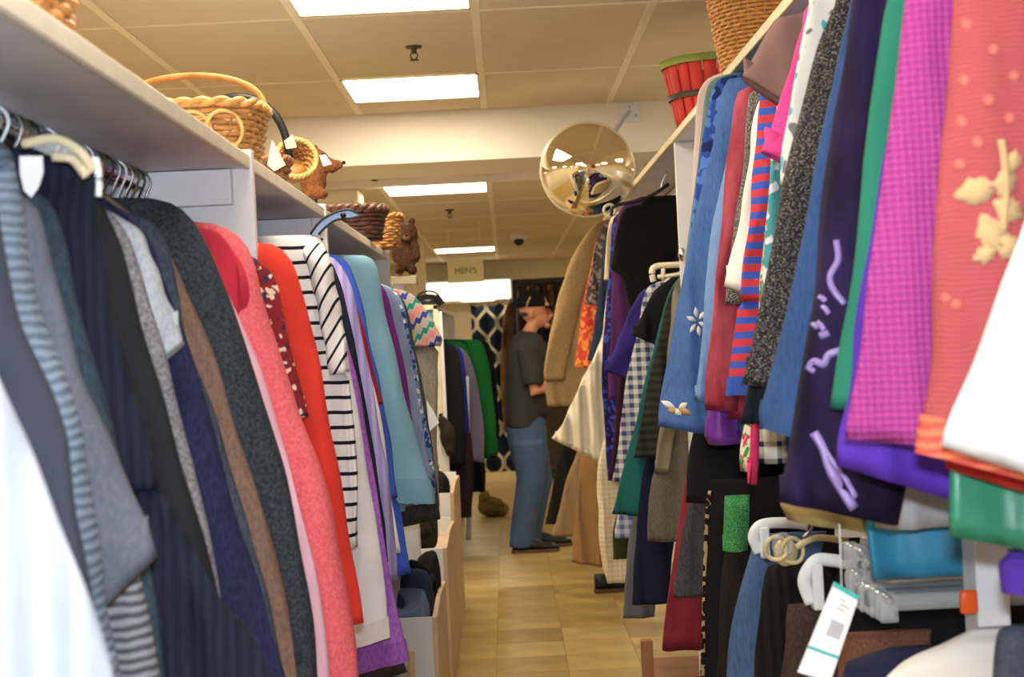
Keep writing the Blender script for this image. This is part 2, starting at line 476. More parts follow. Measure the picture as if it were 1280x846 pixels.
# ------------------------------------------------------------------ hanging clothes
from mathutils import noise as mn
RODS = {'L': (-0.61, 1.70, 1, -0.865), 'R': (0.79, 2.045, -1, 1.055), 'M': (0.74, 1.69, -1, 1.055), 'D': (0.79, 1.04, -1, 1.055)}
def sstep(a, b, x):
    t = max(0, min(1, (x - a) / (b - a))); return t * t * (3 - 2 * t)
def garment(name, label, cat, rod, Y, edge, mat, thick=0.023, amp=0.006, waves=5, slant=0.15, top='shoulder', sleeve=None,
            sleeve_mat=None, rod_x=None, rod_z=None, inner=None, group=None, twist=0.0, neck=None, rows=46, seg=76, puff=0, hemband=None, cuffband=None, trim=None, far=None):
    """A garment on a hanger. `edge` is the outline of its aisle side from top to hem, as pixels at distance Y, turned into metres."""
    Xr, zr, sg, lim = RODS.get(rod, (rod_x, rod_z, 1, None))
    if rod_x is not None: Xr = rod_x
    if rod_z is not None: zr = rod_z
    if far is not None: lim = far
    if sg * lim > sg * Xr if lim is not None else False: lim = None
    pts = [P(x, y, Y) for x, y in edge]
    pts = [Vector((p.x, 0, p.z)) for p in pts]
    for i in range(1, len(pts)):                       # keep going down
        if pts[i].z > pts[i - 1].z - 0.003: pts[i].z = pts[i - 1].z - 0.003
    p0 = pts[0]; half = abs(p0.x - Xr)
    if top == 'shoulder':
        pre = []
        if p0.z < zr - 0.17:
            h = min(max(half, .12), .20)
            pre = [Vector((Xr + sg * .055, 0, zr - .055)), Vector((Xr + sg * h * .93, 0, zr - .115)), Vector((Xr + sg * (h * .7 + half * .3), 0, zr - .15))]
            if pre[-1].z < p0.z + .02: pre = pre[:-1]
        elif half > 0.085:
            pre = [Vector((Xr + sg * .055, 0, max(p0.z + .012, zr - .06)))]
        pts = pre + pts
    elif top == 'waist':
        if p0.z < zr - .10: pts = [Vector((Xr + sg * max(.1, half * .9), 0, zr - .07))] + pts
    cur = resample(catmull(pts, 10), rows)
    for i in range(1, rows):
        if cur[i].z > cur[i - 1].z - .001: cur[i].z = cur[i - 1].z - .001
    ztop, zbot = cur[0].z, cur[-1].z
    org = Vector((Xr, Y, zbot))
    ph = random.uniform(0, 6.28); ph2 = random.uniform(0, 6.28)
    s0 = s1 = None
    if sleeve: s0, s1, sw = sleeve
    rings = []
    def fold(x, z, v):
        a = amp * sstep(.08, .7, v)
        k = 2 * PI * waves / 0.45
        return a * (math.sin(k * (x - Xr) + ph + .9 * math.sin(3 * z + ph2)) + .45 * math.sin(1.9 * k * (x - Xr) + ph2 + 2 * z))
    for i, c in enumerate(cur):
        v = i / (rows - 1)
        xa = c.x
        if sleeve and s0 < v and (v < s1 + .02 or s1 > .9):
            xa -= sg * sw * .55 * sstep(s0, s0 + .12, v) * (1 if s1 > .9 else 1 - sstep(s1 - .05, s1 + .02, v))
        if inner is not None: xb = xa - sg * inner
        else:
            xb = 2 * Xr - c.x
            if lim is not None and sg * xb < sg * lim: xb = lim
        mw = .05 if inner is None else .012
        if sg * (xa - xb) < mw: xb = xa - sg * mw
        t = thick * (.45 + .55 * sstep(0, .18, v)) * (1 + .25 * v)
        if puff: t += puff * abs(math.sin(v * PI * 9))
        cx, hw = (xa + xb) / 2, abs(xa - xb) / 2
        ring = []
        for j in range(seg):
            th = 2 * PI * j / seg
            cs, sn = math.cos(th), math.sin(th)
            x = cx + hw * math.copysign(abs(cs) ** .45, cs)
            y = t * math.copysign(abs(sn) ** .8, sn)
            d = sg * (xa - x)
            z = c.z - slant * min(d, .35) * sstep(.45, 1, v)
            y += fold(x, z, v) + .35 * fold(x + .07 * sn, z + .3, v)
            x += sg * .002 * math.sin(17 * z + ph) * v
            y += twist * d
            sv = sstep(.05, .4, v)
            y += sv * (.008 * mn.noise((x * 7 + ph, z * 3.2, ph2)) + .005 * mn.noise((x * 22 + ph2, z * 9 + x * 8, ph)) + .0022 * mn.noise((x * 50, z * 26, ph + 3)))
            x += sv * .004 * mn.noise((z * 9, ph, sn))
            ring.append(Vector((x, Y + y, z)))
        rings.append(ring)
    last = rings[-1]
    cen = sum(last, Vector()) / seg
    ins = [Vector((cen.x + (p.x - cen.x) * .96, cen.y + (p.y - cen.y) * .55, p.z + .004)) for p in last]
    ins2 = [Vector((p.x, p.y, p.z + .03)) for p in ins]
    rings += [ins, ins2]
    body = loft(rings)
    parts = bool(sleeve or neck or hemband or trim)
    if parts:
        root = empty(name, org, label, cat, group)
        b = mobj('body', body, mat, root)
    else:
        root = b = mobj(name, body, mat, None, loc=org); tag(root, label, cat, group)
    root['_zz'] = 0; del root['_zz']
    if sleeve:
        n = 34; path, rr = [], []
        a0, a1 = int(s0 * (rows - 1)), int(round(s1 * (rows - 1)))
        seg_pts = resample([cur[q].copy() for q in range(a0, a1 + 1)], n)
        srings = []
        for q, c in enumerate(seg_pts):
            u = q / (n - 1)
            wd = sw * (1.0 - .22 * u) * (sstep(-.25, .12, u))
            if q == 0: wd *= .55
            tt = (thick * .8 + .008) * (.5 + .5 * sstep(0, .15, u)) * (1 - .15 * u)
            if puff: tt += puff * abs(math.sin(u * PI * 6))
            cx = c.x - sg * wd * .5
            yy = -thick * .75 * sstep(0, .2, u)
            ring = []
            for j in range(32):
                th = 2 * PI * j / 32; cs, sn = math.cos(th), math.sin(th)
                x = cx + wd * .5 * math.copysign(abs(cs) ** .7, cs)
                y = tt * math.copysign(abs(sn) ** .85, sn)
                y += .006 * math.sin(9 * u + 3 * cs + ph) * sstep(.1, .5, u)
                x += sg * .0015 * math.sin(23 * u + ph2)
                z = c.z - slant * sg * (c.x - x) * sstep(.4, 1, u)
                y += .007 * mn.noise((x * 14 + ph, z * 9, ph2)) * sstep(.1, .4, u) + .0025 * mn.noise((x * 45, z * 30, ph))
                y += twist * sg * (c.x - x)
                ring.append(Vector((x, Y + yy + y, z)))
            srings.append(ring)
        l = srings[-1]; cc = sum(l, Vector()) / 32
        srings.append([Vector((cc.x + (p.x - cc.x) * .85, cc.y + (p.y - cc.y) * .7, p.z + .003)) for p in l])
        srings.append([p + Vector((0, 0, .04)) for p in srings[-1]])
        so = mobj('sleeve', loft(srings), sleeve_mat or mat, root)
        if cuffband:
            k0 = n - 4
            mobj('cuff', loft([[Vector((cc2.x + (p.x - cc2.x) * 1.06, cc2.y + (p.y - cc2.y) * 1.12, p.z)) for p in r] for r in srings[k0:n] for cc2 in [sum(r, Vector()) / 32]], False, False), cuffband, so)
    if neck:
        pr = [Vector((Xr + .065 * math.cos(a), Y + (thick * .5) * math.sin(a), ztop + .004 + .012 * math.cos(a) ** 2)) for a in [2 * PI * q / 20 for q in range(20)]]
        mobj('neckband', tube(pr, .008, 6, closed=True), neck, root)
    if hemband:
        rr = rings[rows - 3:rows]
        mobj('hem_band', loft([[Vector((cc2.x + (p.x - cc2.x) * 1.01, cc2.y + (p.y - cc2.y) * 1.08, p.z)) for p in r] for r in rr for cc2 in [sum(r, Vector()) / seg]], False, False), hemband, root)
    if trim:
        tm, tw = trim
        rr = []
        for i in range(2, rows):
            c = cur[i]
            rr.append(Vector((c.x - sg * tw * .4, Y - thick * .3, c.z)))
        mobj('trim_band', tube(rr, tw * .6, 8, up=Vector((0, 1, 0))), tm, root)
    root_b = BVHTree.FromPolygons([Vector(v) for v in body[0]], body[1])
    return root, root_b
def stick(bvh, x, y, off=.002):
    d = (RGT * (x - 640) + UPV * (423 - y) + FWD * F).normalized()
    h = bvh.ray_cast(CAM, d)
    if h[0] is None: return None
    return h[0] - d * off

G = garment
K = cloth
# ---- left rod, from the near end
G('sweater', 'pale blue white ribbed sweater at the near end of the left rod', 'sweater', 'L', 1.25, [(-60, 330), (-22, 410), (0, 470), (30, 550), (60, 630), (110, 740), (142, 850), (150, 900)], K((190, 200, 218), 'rib', (174, 186, 206), .03), amp=.004)
G('jacket', 'smooth dark slate jacket beside the pale ribbed sweater', 'jacket', 'L', 1.36, [(-40, 160), (-8, 210), (8, 300), (28, 390), (60, 470), (90, 560), (108, 660), (125, 750), (150, 870), (155, 920)], K((62, 68, 86)), amp=.004, sleeve=(.16, .97, .13))
G('cardigan', 'chunky blue grey cable knit cardigan with rolled ribbed front', 'cardigan', 'L', 1.46, [(-20, 170), (8, 182), (22, 215), (34, 280), (48, 350), (66, 410), (92, 480), (116, 550), (124, 620), (134, 700), (144, 780), (160, 880)], K((92, 106, 128), 'hrib', (72, 86, 106), .012), thick=.035, sleeve=(.14, .98, .075), sleeve_mat=K((126, 144, 166), 'hrib', (92, 108, 130), .011))
G('t_shirt', 'faded grey blue short sleeved top with open cuff next to cable cardigan', 'shirt', 'L', 1.54, [(20, 238), (48, 262), (66, 310), (80, 370), (100, 440), (132, 530), (160, 590), (185, 650), (205, 705)], K((88, 98, 116), 'heather', (104, 108, 122)), slant=.9, amp=.003, sleeve=(.12, .97, .12))
G('sweater', 'grey ridged melange sweater hanging below the faded grey top', 'sweater', 'L', 1.60, [(30, 280), (70, 380), (110, 500), (145, 620), (170, 700), (190, 780), (200, 880)], K((150, 154, 164), 'hrib', (78, 82, 92), .012), amp=.004)
G('sweater', 'dark teal grey sweater tucked before the black knit', 'sweater', 'L', 1.66, [(34, 236), (62, 252), (82, 300), (97, 370), (118, 450), (145, 545), (165, 620), (190, 720), (210, 880)], K((58, 74, 88), 'heather', (44, 58, 70)), amp=.004)
G('cardigan', 'black navy ribbed knit cardigan on clear hanger flaring at the hem', 'cardigan', 'L', 1.73, [(62, 196), (100, 202), (122, 232), (132, 300), (142, 370), (160, 440), (185, 530), (206, 610), (232, 670), (268, 730), (315, 800), (352, 870)], K((34, 40, 58), 'rib', (28, 33, 48), .014), amp=.008, waves=7, sleeve=(.12, .62, .11))
G('jacket', 'plain black jacket behind the black navy knit', 'jacket', 'L', 1.80, [(100, 238), (128, 256), (150, 300), (165, 350), (188, 430), (218, 530), (242, 610), (262, 690), (280, 760), (300, 880)], K((38, 40, 46)), sleeve=(.14, .97, .12))
G('cardigan', 'grey tweed cardigan strip next to the black jacket', 'cardigan', 'L', 1.86, [(120, 252), (152, 282), (172, 325), (192, 395), (208, 450), (238, 580), (264, 690), (282, 770), (300, 880)], K((150, 150, 158), 'fuzzy', (92, 92, 102)), amp=.003)
G('t_shirt', 'light grey short sleeved top with cream shoulder seam', 'shirt', 'L', 1.92, [(124, 258), (152, 270), (180, 292), (198, 330), (214, 375), (236, 434)], K((160, 172, 190), 'heather', (184, 192, 204)), slant=.8, amp=.003, sleeve=(.2, .97, .10))
G('dress', 'deep navy dress below the light grey top', 'dress', 'L', 1.98, [(180, 290), (205, 350), (236, 434), (260, 520), (290, 625), (328, 745), (362, 870)], K((44, 46, 84), 'heather', (34, 35, 68)), amp=.006)
G('jacket', 'slate blue jacket shoulder beside the light grey top', 'jacket', 'L', 2.04, [(150, 262), (188, 276), (208, 305), (222, 360), (234, 420), (262, 500), (292, 600), (330, 720), (360, 870)], K((70, 80, 98), 'heather', (54, 62, 78)), amp=.004)
G('sweater', 'warm brown sweater beside the charcoal coat', 'sweater', 'L', 2.10, [(190, 290), (214, 322), (236, 370), (262, 435), (292, 525), (322, 620), (352, 730), (380, 870)], K((132, 104, 92), 'heather', (112, 88, 78)), amp=.005)
G('coat', 'fuzzy charcoal wool coat with broad round shoulder', 'coat', 'L', 2.20, [(126, 248), (185, 247), (222, 258), (250, 285), (275, 330), (300, 400), (330, 490), (355, 575), (376, 660), (394, 770), (404, 870)], K((66, 74, 84), 'fuzzy', (34, 38, 46)), thick=.04, sleeve=(.10, .98, .15))
G('blouse', 'pale pink blouse between charcoal coat and coral sweater', 'blouse', 'L', 2.27, [(240, 300), (275, 350), (302, 405), (338, 500), (362, 580), (384, 660), (404, 770), (416, 870)], K((244, 188, 212)), amp=.004)
G('sweater', 'coral pink fuzzy long sweater with red scarf collar', 'sweater', 'L', 2.36, [(235, 276), (268, 280), (300, 296), (320, 330), (336, 385), (352, 440), (376, 510), (402, 575), (422, 655), (441, 765), (454, 870)], K((240, 112, 124), 'fuzzy', (222, 84, 100)), thick=.038, sleeve=(.12, .98, .15))
G('scarf', 'crimson red scarf draped inside the coral sweater', 'scarf', 'L', 2.31, [(250, 284), (272, 290), (290, 312), (308, 340), (313, 372), (304, 398)], K((206, 40, 66)), amp=.008, waves=9, top='none', inner=.12, slant=-.3)
G('blouse', 'cream and red flowered blouse peeking beside scarlet top', 'blouse', 'L', 2.50, [(290, 310), (322, 325), (345, 350), (356, 390), (366, 440), (385, 520)], K((140, 34, 40), 'floral', (236, 214, 190), .022, .4, c3=(60, 50, 80)), amp=.004)
G('tunic', 'bright scarlet red tunic with smooth shoulder', 'tunic', 'L', 2.62, [(308, 302), (336, 302), (362, 322), (382, 372), (398, 440), (420, 560), (440, 680), (456, 775)], K((232, 52, 34)), amp=.005, slant=.1, sleeve=(.14, .99, .12))
_, bv = G('shirt', 'white shirt with black horizontal stripes on blue plastic hanger', 'shirt', 'L', 2.95, [(366, 294), (398, 290), (412, 318), (425, 375), (436, 440), (441, 510), (447, 600), (448, 682)], K((240, 238, 240), 'stripe', (26, 26, 44), .030, .24), amp=.010, waves=7, slant=.15, thick=.035, top='none', sleeve=(.10, .50, .05), sleeve_mat=K((240, 238, 240), 'dstripe', (26, 26, 44), .042, .22), inner=.13)
G('skirt', 'plain white skirt hanging below the striped shirt', 'skirt', 'L', 3.05, [(425, 400), (442, 480), (456, 560), (470, 650), (480, 740), (488, 796)], K((238, 234, 242)), amp=.004, slant=.2, hemband=K((230, 222, 226)))
G('sweatshirt', 'heathered violet long top with stitched hem', 'sweatshirt', 'L', 3.16, [(415, 370), (432, 420), (447, 480), (461, 560), (476, 640), (492, 740), (511, 824)], K((172, 104, 204), 'heather', (142, 80, 180)), slant=.2, hemband=K((160, 92, 190), 'heather', (136, 76, 170)))
G('trousers', 'dark brown trousers hem below the violet top', 'trousers', 'L', 3.24, [(440, 560), (465, 660), (488, 770), (510, 838)], K((66, 58, 54)), slant=.2)
G('cardigan', 'narrow black navy cardigan beside lavender knit', 'cardigan', 'L', 3.32, [(400, 318), (422, 345), (438, 400), (452, 480), (466, 560), (481, 640), (486, 700)], K((34, 36, 58)))
G('sweater', 'lavender cable knit sweater beside the violet top', 'sweater', 'L', 3.42, [(396, 316), (424, 328), (442, 366), (458, 440), (478, 545), (492, 640), (498, 735)], K((172, 162, 222), 'rib', (150, 140, 204), .02), sleeve=(.16, .97, .10))
G('blouse', 'narrow white blouse edge beside royal blue top', 'blouse', 'L', 3.56, [(440, 400), (462, 460), (478, 540), (490, 620), (502, 690)], K((244, 236, 228)))
G('top', 'dark red knit top between lavender and royal blue', 'top', 'L', 3.62, [(425, 345), (446, 380), (460, 430), (472, 480), (478, 505)], K((150, 36, 60)))
G('top', 'royal blue top beside the turquoise padded jacket', 'top', 'L', 3.72, [(404, 316), (432, 326), (448, 358), (462, 420), (478, 490), (490, 560), (500, 640), (514, 716)], K((58, 96, 214)), sleeve=(.18, .8, .09))
_, bvp = G('padded_jacket', 'light turquoise padded jacket with gathered waist and stitched sleeve', 'jacket', 'L', 4.2, [(430, 319), (458, 317), (471, 332), (481, 380), (495, 440), (511, 510), (528, 570), (541, 612), (543, 636)], K((132, 186, 214), 'plain'), thick=.05, amp=.005, slant=-.1, sleeve=(.14, .98, .16), puff=.004, hemband=K((122, 176, 206)), cuffband=K((122, 176, 206)))
G('top', 'plum purple top behind the turquoise jacket', 'top', 'L', 4.42, [(455, 345), (480, 360), (492, 400), (503, 450), (512, 500), (528, 600)], K((118, 44, 132)))
G('shirt', 'washed blue denim shirt behind the turquoise jacket', 'shirt', 'L', 4.6, [(460, 352), (488, 360), (502, 390), (512, 440), (524, 510), (536, 570), (542, 600)], K((132, 150, 186), 'denim', (104, 124, 164)))
G('blouse', 'patterned blue and white blouse beside grey knit', 'blouse', 'L', 4.8, [(470, 356), (500, 372), (514, 430), (528, 500), (540, 570), (545, 625)], K((110, 140, 190), 'floral', (220, 226, 236), .03, .5, c3=(40, 60, 120)))
G('cardigan', 'dark charcoal cardigan by the shelf end', 'cardigan', 'L', 5.05, [(480, 358), (506, 378), (520, 440), (535, 520), (545, 600), (551, 648)], K((72, 70, 70), 'heather', (56, 54, 56)))
ti, bvf = G('sweater', 'grey sweater with pink blue and green zigzag band by the shelf end', 'sweater', 'L', 5.3, [(500, 362), (515, 368), (528, 380), (540, 398), (553, 424), (548, 446), (546, 520), (548, 580), (549, 632)], K((168, 160, 148), 'heather', (146, 138, 128)), slant=0, thick=.035, sleeve=(.10, .45, .15), sleeve_mat=K((176, 168, 158), 'fairisle', (216, 128, 128), .13, c3=(56, 60, 140)))
# paper tags
def paper_tag(parent, quad, Y, bend=.0, mat=None):
    q = [P(x, y, Y) for x, y in quad]
    n = Vector((0, .0012, 0))
    v = q + [p + n for p in q]
    return mobj('price_tag', (v, [(0, 1, 2, 3), (7, 6, 5, 4), (0, 4, 5, 1), (1, 5, 6, 2), (2, 6, 7, 3), (3, 7, 4, 0)]), mat or M_PAPER, parent, smooth=False)
paper_tag(ti, [(533, 500), (536, 540), (549, 528), (541, 512)], 5.22)

# ---- upper right rod, from the near end
G('shirt', 'white shirt with slanted hem at the near end of right rod', 'shirt', 'R', 1.36, [(1330, 100), (1292, 240), (1262, 330), (1226, 430), (1190, 500), (1171, 556)], K((246, 248, 252)), slant=.38, amp=.006, far=1.055)
rc, bvc = G('jacket', 'coral red jacket embroidered with golden leaf sprays', 'jacket', 'R', 1.46, [(1206, -80), (1192, 20), (1182, 150), (1168, 350), (1162, 470), (1152, 530), (1149, 566)], K((186, 84, 90), 'hrib', (174, 74, 80), .005), slant=.3, amp=.002, thick=.028, hemband=K((226, 120, 84), 'hrib', (214, 80, 72), .012))
G('dress', 'red dress hem peeking under the coral jacket', 'dress', 'R', 1.54, [(1215, 200), (1200, 450), (1186, 560), (1184, 586)], K((186, 34, 30)), slant=.35)
G('cardigan', 'magenta waffle knit cardigan beside the coral jacket', 'cardigan', 'R', 1.62, [(1146, -80), (1134, 0), (1112, 150), (1092, 300), (1076, 430), (1056, 548)], K((188, 70, 162), 'waffle', (166, 54, 140), .011), slant=.12, amp=.004)
G('blouse', 'green satin blouse hem under the coral jacket', 'blouse', 'R', 1.58, [(1200, 300), (1190, 500), (1183, 600), (1183, 668)], K((30, 134, 104), 'satin'), slant=.22, amp=.006)
G('skirt', 'bright violet skirt hem under the magenta cardigan', 'skirt', 'R', 1.72, [(1085, 300), (1066, 480), (1052, 545), (1050, 582)], K((92, 50, 190)), slant=.36, amp=.008)
G('cardigan', 'plain sea green cardigan between magenta and purple velvet', 'cardigan', 'R', 1.78, [(1140, -80), (1112, 0), (1092, 120), (1067, 300), (1055, 410), (1042, 510)], K((38, 134, 110)), slant=.1, amp=.003)
_, bvv = G('jacket', 'dark purple velvet jacket with shiny lilac scrolls and painted highlight streak', 'jacket', 'R', 1.9, [(1085, -60), (1066, 0), (1052, 100), (1031, 250), (1012, 420), (992, 540), (972, 626)], K((26, 15, 42), 'velvet', (48, 34, 84)), slant=.25, amp=.010, waves=4, thick=.035, inner=.15)
G('top', 'light grey top hem below the violet skirt', 'top', 'R', 2.02, [(1110, 500), (1096, 590), (1092, 630), (1097, 660)], K((190, 190, 194)), slant=.0, inner=.16)
G('skirt', 'bright turquoise skirt hem below the violet skirt', 'skirt', 'R', 2.12, [(1100, 560), (1082, 630), (1077, 660), (1085, 722)], K((24, 146, 190), 'satin'), slant=-.02, amp=.012, waves=3, inner=.2)
G('shirt', 'silver grey satin shirt edge beside the denim sleeve', 'shirt', 'R', 1.96, [(1090, -60), (1077, 0), (1066, 100), (1048, 200), (1030, 330)], K((190, 192, 204), 'satin'))
G('denim_jacket', 'mid blue denim jacket with stitched hem band', 'jacket', 'R', 2.06, [(1080, -60), (1062, 0), (1042, 90), (1022, 200), (992, 350), (960, 480), (953, 512), (958, 535)], K((56, 90, 146), 'denim', (42, 70, 120)), slant=.35, thick=.032, hemband=K((58, 92, 146), 'denim', (44, 72, 122)))
G('skirt', 'khaki skirt hem showing under the purple velvet', 'skirt', 'R', 2.14, [(1010, 450), (985, 600), (976, 628), (984, 650)], K((190, 170, 110)), slant=.2, inner=.12)
G('jacket', 'black jacket flecked with silver glitter', 'jacket', 'R', 2.26, [(1062, -40), (1040, 10), (1022, 55), (990, 170), (962, 300), (944, 400), (916, 512)], K((44, 42, 46), 'glitter', (186, 178, 172), duty=.14), slant=.1, amp=.004, sleeve=(.12, .96, .13))
G('skirt', 'dark teal black skirt beneath the glitter jacket', 'skirt', 'R', 2.34, [(975, 300), (945, 440), (924, 530)], K((26, 36, 44)), slant=0)
G('blouse', 'white blouse with grey and cyan print by the glitter jacket', 'blouse', 'R', 2.42, [(1024, -40), (1012, 10), (1000, 60), (987, 140), (978, 190), (976, 230)], K((238, 240, 238), 'floral', (40, 190, 214), .05, .35, c3=(120, 120, 130)), slant=0)
G('t_shirt', 'hot pink short sleeved top with rounded cuff', 'shirt', 'R', 2.56, [(1014, 6), (1000, 40), (986, 82), (970, 138), (949, 192)], K((238, 66, 160)), slant=.5, amp=.003, sleeve=(.15, .99, .15))
G('blouse', 'sheer taupe short sleeved blouse under the right shelf edge', 'blouse', 'R', 2.66, [(1004, 10), (975, 22), (962, 38), (946, 64), (925, 95)], K((150, 118, 112), 'sheer'), slant=.75, amp=.003, inner=.24)
G('top', 'teal and white layered top behind the hot pink sleeve', 'top', 'R', 2.78, [(985, 60), (974, 140), (962, 220), (955, 300), (950, 400)], K((70, 160, 170), 'floral', (226, 230, 240), .05, .45))
G('sweater', 'red and blue striped sweater with plain blue hem', 'sweater', 'R', 2.92, [(962, 100), (949, 128), (943, 180), (936, 260), (926, 340), (916, 430), (907, 494)], K((208, 52, 66), 'stripe', (58, 92, 196), .029, .5), slant=0, sleeve=(.1, .78, .09), hemband=K((58, 96, 200)))
G('shirt', 'plain white shirt sleeve between striped sweater and red velvet', 'shirt', 'R', 3.04, [(945, 130), (934, 200), (922, 280), (904, 352), (899, 366)], K((246, 242, 236)), slant=.4, sleeve=(.2, .98, .12))
G('cardigan', 'black and grey sequinned cardigan next to red velvet', 'cardigan', 'R', 3.1, [(952, 108), (935, 125), (928, 200), (918, 290), (906, 380)], K((70, 66, 66), 'glitter', (190, 186, 176), duty=.3))
G('top', 'crushed rose red velvet top beside the flower denim shirt', 'top', 'R', 3.2, [(940, 108), (920, 118), (910, 180), (902, 260), (893, 350), (885, 430), (879, 524)], K((136, 30, 50), 'velvet', (190, 84, 104)), slant=.05, sleeve=(.14, .97, .09))
G('skirt', 'purple satin skirt hem under the rose velvet top', 'skirt', 'R', 3.28, [(895, 420), (886, 510), (880, 540), (886, 556)], K((124, 50, 170), 'satin'), slant=0, inner=.07)
G('blouse', 'green and pink flower print blouse hem above the jeans', 'blouse', 'R', 2.86, [(945, 450), (932, 520), (926, 560), (927, 588)], K((232, 226, 206), 'floral', (60, 150, 70), .025, .5, c3=(200, 60, 90)), slant=0, inner=.035)
G('scarf', 'narrow magenta scarf end hanging above the jeans', 'scarf', 'R', 2.5, [(948, 460), (940, 540), (936, 575), (934, 604)], K((216, 40, 110)), slant=0, inner=.014, thick=.012, rows=20, seg=28)
G('top', 'white knit top hem with navy patch above the jeans', 'top', 'R', 2.6, [(962, 470), (948, 530), (944, 560), (950, 578)], K((228, 226, 216), 'plaid', (40, 50, 80), .03, .3), slant=0, inner=.05)
rd, bvd = G('denim_shirt', 'blue denim shirt with white flower embroidery', 'shirt', 'R', 3.5, [(925, 98), (905, 108), (890, 180), (871, 260), (851, 360), (836, 440), (822, 532)], K((76, 116, 180), 'denim', (58, 94, 156)), slant=.22, amp=.008, thick=.035)
G('shirt', 'light chambray blue shirt sleeve beside the flower denim shirt', 'shirt', 'R', 3.38, [(908, 200), (890, 290), (881, 380), (874, 450), (870, 500)], K((122, 160, 216), 'denim', (100, 138, 196)), slant=.1, inner=.07)
G('top', 'black long top hem below the denim shirt', 'top', 'R', 3.62, [(905, 300), (880, 480), (864, 560), (857, 628)], K((34, 34, 38)), slant=.03, inner=.26)
G('dress', 'long maroon velvet dress hanging below the black top', 'dress', 'R', 3.9, [(890, 300), (870, 520), (859, 590), (846, 670), (836, 745), (827, 812)], K((124, 28, 44), 'velvet', (150, 50, 66)), slant=0, inner=.12)
G('blouse', 'blue patterned blouse shoulder beside pale pink dress', 'blouse', 'R', 3.72, [(915, 94), (893, 106), (882, 150), (872, 220), (860, 300), (850, 380)], K((48, 86, 180), 'floral', (30, 50, 110), .05, .5, c3=(90, 130, 210)))
G('top', 'grey green sheer top beside pale pink dress', 'top', 'R', 3.85, [(905, 94), (884, 110), (876, 160), (869, 240), (856, 330)], K((112, 150, 144)))
G('dress', 'pale pink dress shoulder beside the white upright', 'dress', 'R', 4.0, [(900, 92), (878, 106), (869, 140), (866, 230), (857, 330), (846, 430)], K((236, 214, 212)), slant=0)

# ---- lower right rod
G('trousers', 'grey wool trousers between the maroon dress and leopard trim', 'trousers', 'D', 3.75, [(872, 600), (856, 650), (848, 700), (841, 745)], K((76, 76, 80), 'heather', (62, 62, 66)), top='waist', slant=0, inner=.10)
G('cardigan', 'long black cardigan edged with leopard print trim', 'cardigan', 'D', 3.4, [(888, 600), (882, 640), (879, 720), (877, 800), (874, 900)], K((26, 24, 26)), top='waist', slant=0, trim=(K((176, 150, 108), 'leopard', (34, 22, 16), .016, .5), .010), inner=.3)
G('top', 'green sequinned top hung between black trousers', 'top', 'D', 3.25, [(906, 620), (904, 660), (902, 688)], K((40, 120, 50), 'glitter', (120, 200, 150), duty=.3), top='waist', slant=0, inner=.055)
G('trousers', 'black lace trousers beside the blue jeans', 'trousers', 'D', 3.3, [(908, 680), (900, 740), (896, 900)], K((36, 30, 28), 'glitter', (70, 60, 52), duty=.2), top='none', slant=0, inner=.3)
G('jeans', 'blue jeans clipped to white hanger on the lower rod', 'jeans', 'D', 2.92, [(945, 668), (936, 700), (923, 750), (913, 800), (903, 880)], K((74, 104, 150), 'denim', (54, 80, 122)), top='none', slant=0, amp=.004, inner=.14, hemband=None)
G('trousers', 'black corduroy trousers beside the blue jeans', 'trousers', 'D', 2.72, [(972, 704), (958, 712), (950, 760), (944, 880)], K((32, 29, 29), 'rib', (22, 20, 20), .02), top='none', slant=0, inner=.14)
G('trousers', 'dark brown trousers in front of black corduroy trousers', 'trousers', 'D', 2.52, [(985, 756), (981, 790), (975, 880)], K((74, 56, 52), 'heather', (60, 44, 40)), top='none', slant=0, inner=.16)
G('trousers', 'rust brown trousers beneath the clear clip hangers', 'trousers', 'D', 2.3, [(1052, 792), (1050, 810), (1046, 900)], K((128, 84, 66), 'heather', (108, 70, 56)), top='none', slant=0, inner=.14)
G('trousers', 'added black trousers darkening the gaps behind the clear clip hangers', 'trousers', 'D', 2.46, [(1064, 735), (1060, 780), (1056, 880)], K((28, 28, 32)), top='none', slant=0, inner=.42)  # added as a dark backing so the gaps between the hangers look shaded
G('sweater', 'folded navy sweater below the clear clip hangers', 'sweater', 'D', 2.0, [(1110, 810), (1075, 822), (1058, 836), (1050, 900)], K((38, 40, 70)), top='none', slant=-.2, inner=.12)
G('shirt', 'cream shirt shoulder on the lower rod by white post', 'shirt', 'D', 1.84, [(1215, 786), (1180, 806), (1148, 822), (1110, 846), (1090, 900)], K((232, 228, 222)), top='none', slant=0, inner=.2)
G('sweater', 'slate grey sweater shoulder beside the cream shirt', 'sweater', 'D', 1.7, [(1262, 782), (1248, 792), (1243, 840), (1240, 900)], K((74, 84, 100), 'fuzzy', (60, 68, 82)), top='none', slant=0, inner=.2)
G('shirt', 'violet shirt corner hanging beside the white post', 'shirt', 'D', 1.6, [(1262, 690), (1252, 702), (1255, 738)], K((92, 56, 180)), top='none', slant=0, inner=.2)

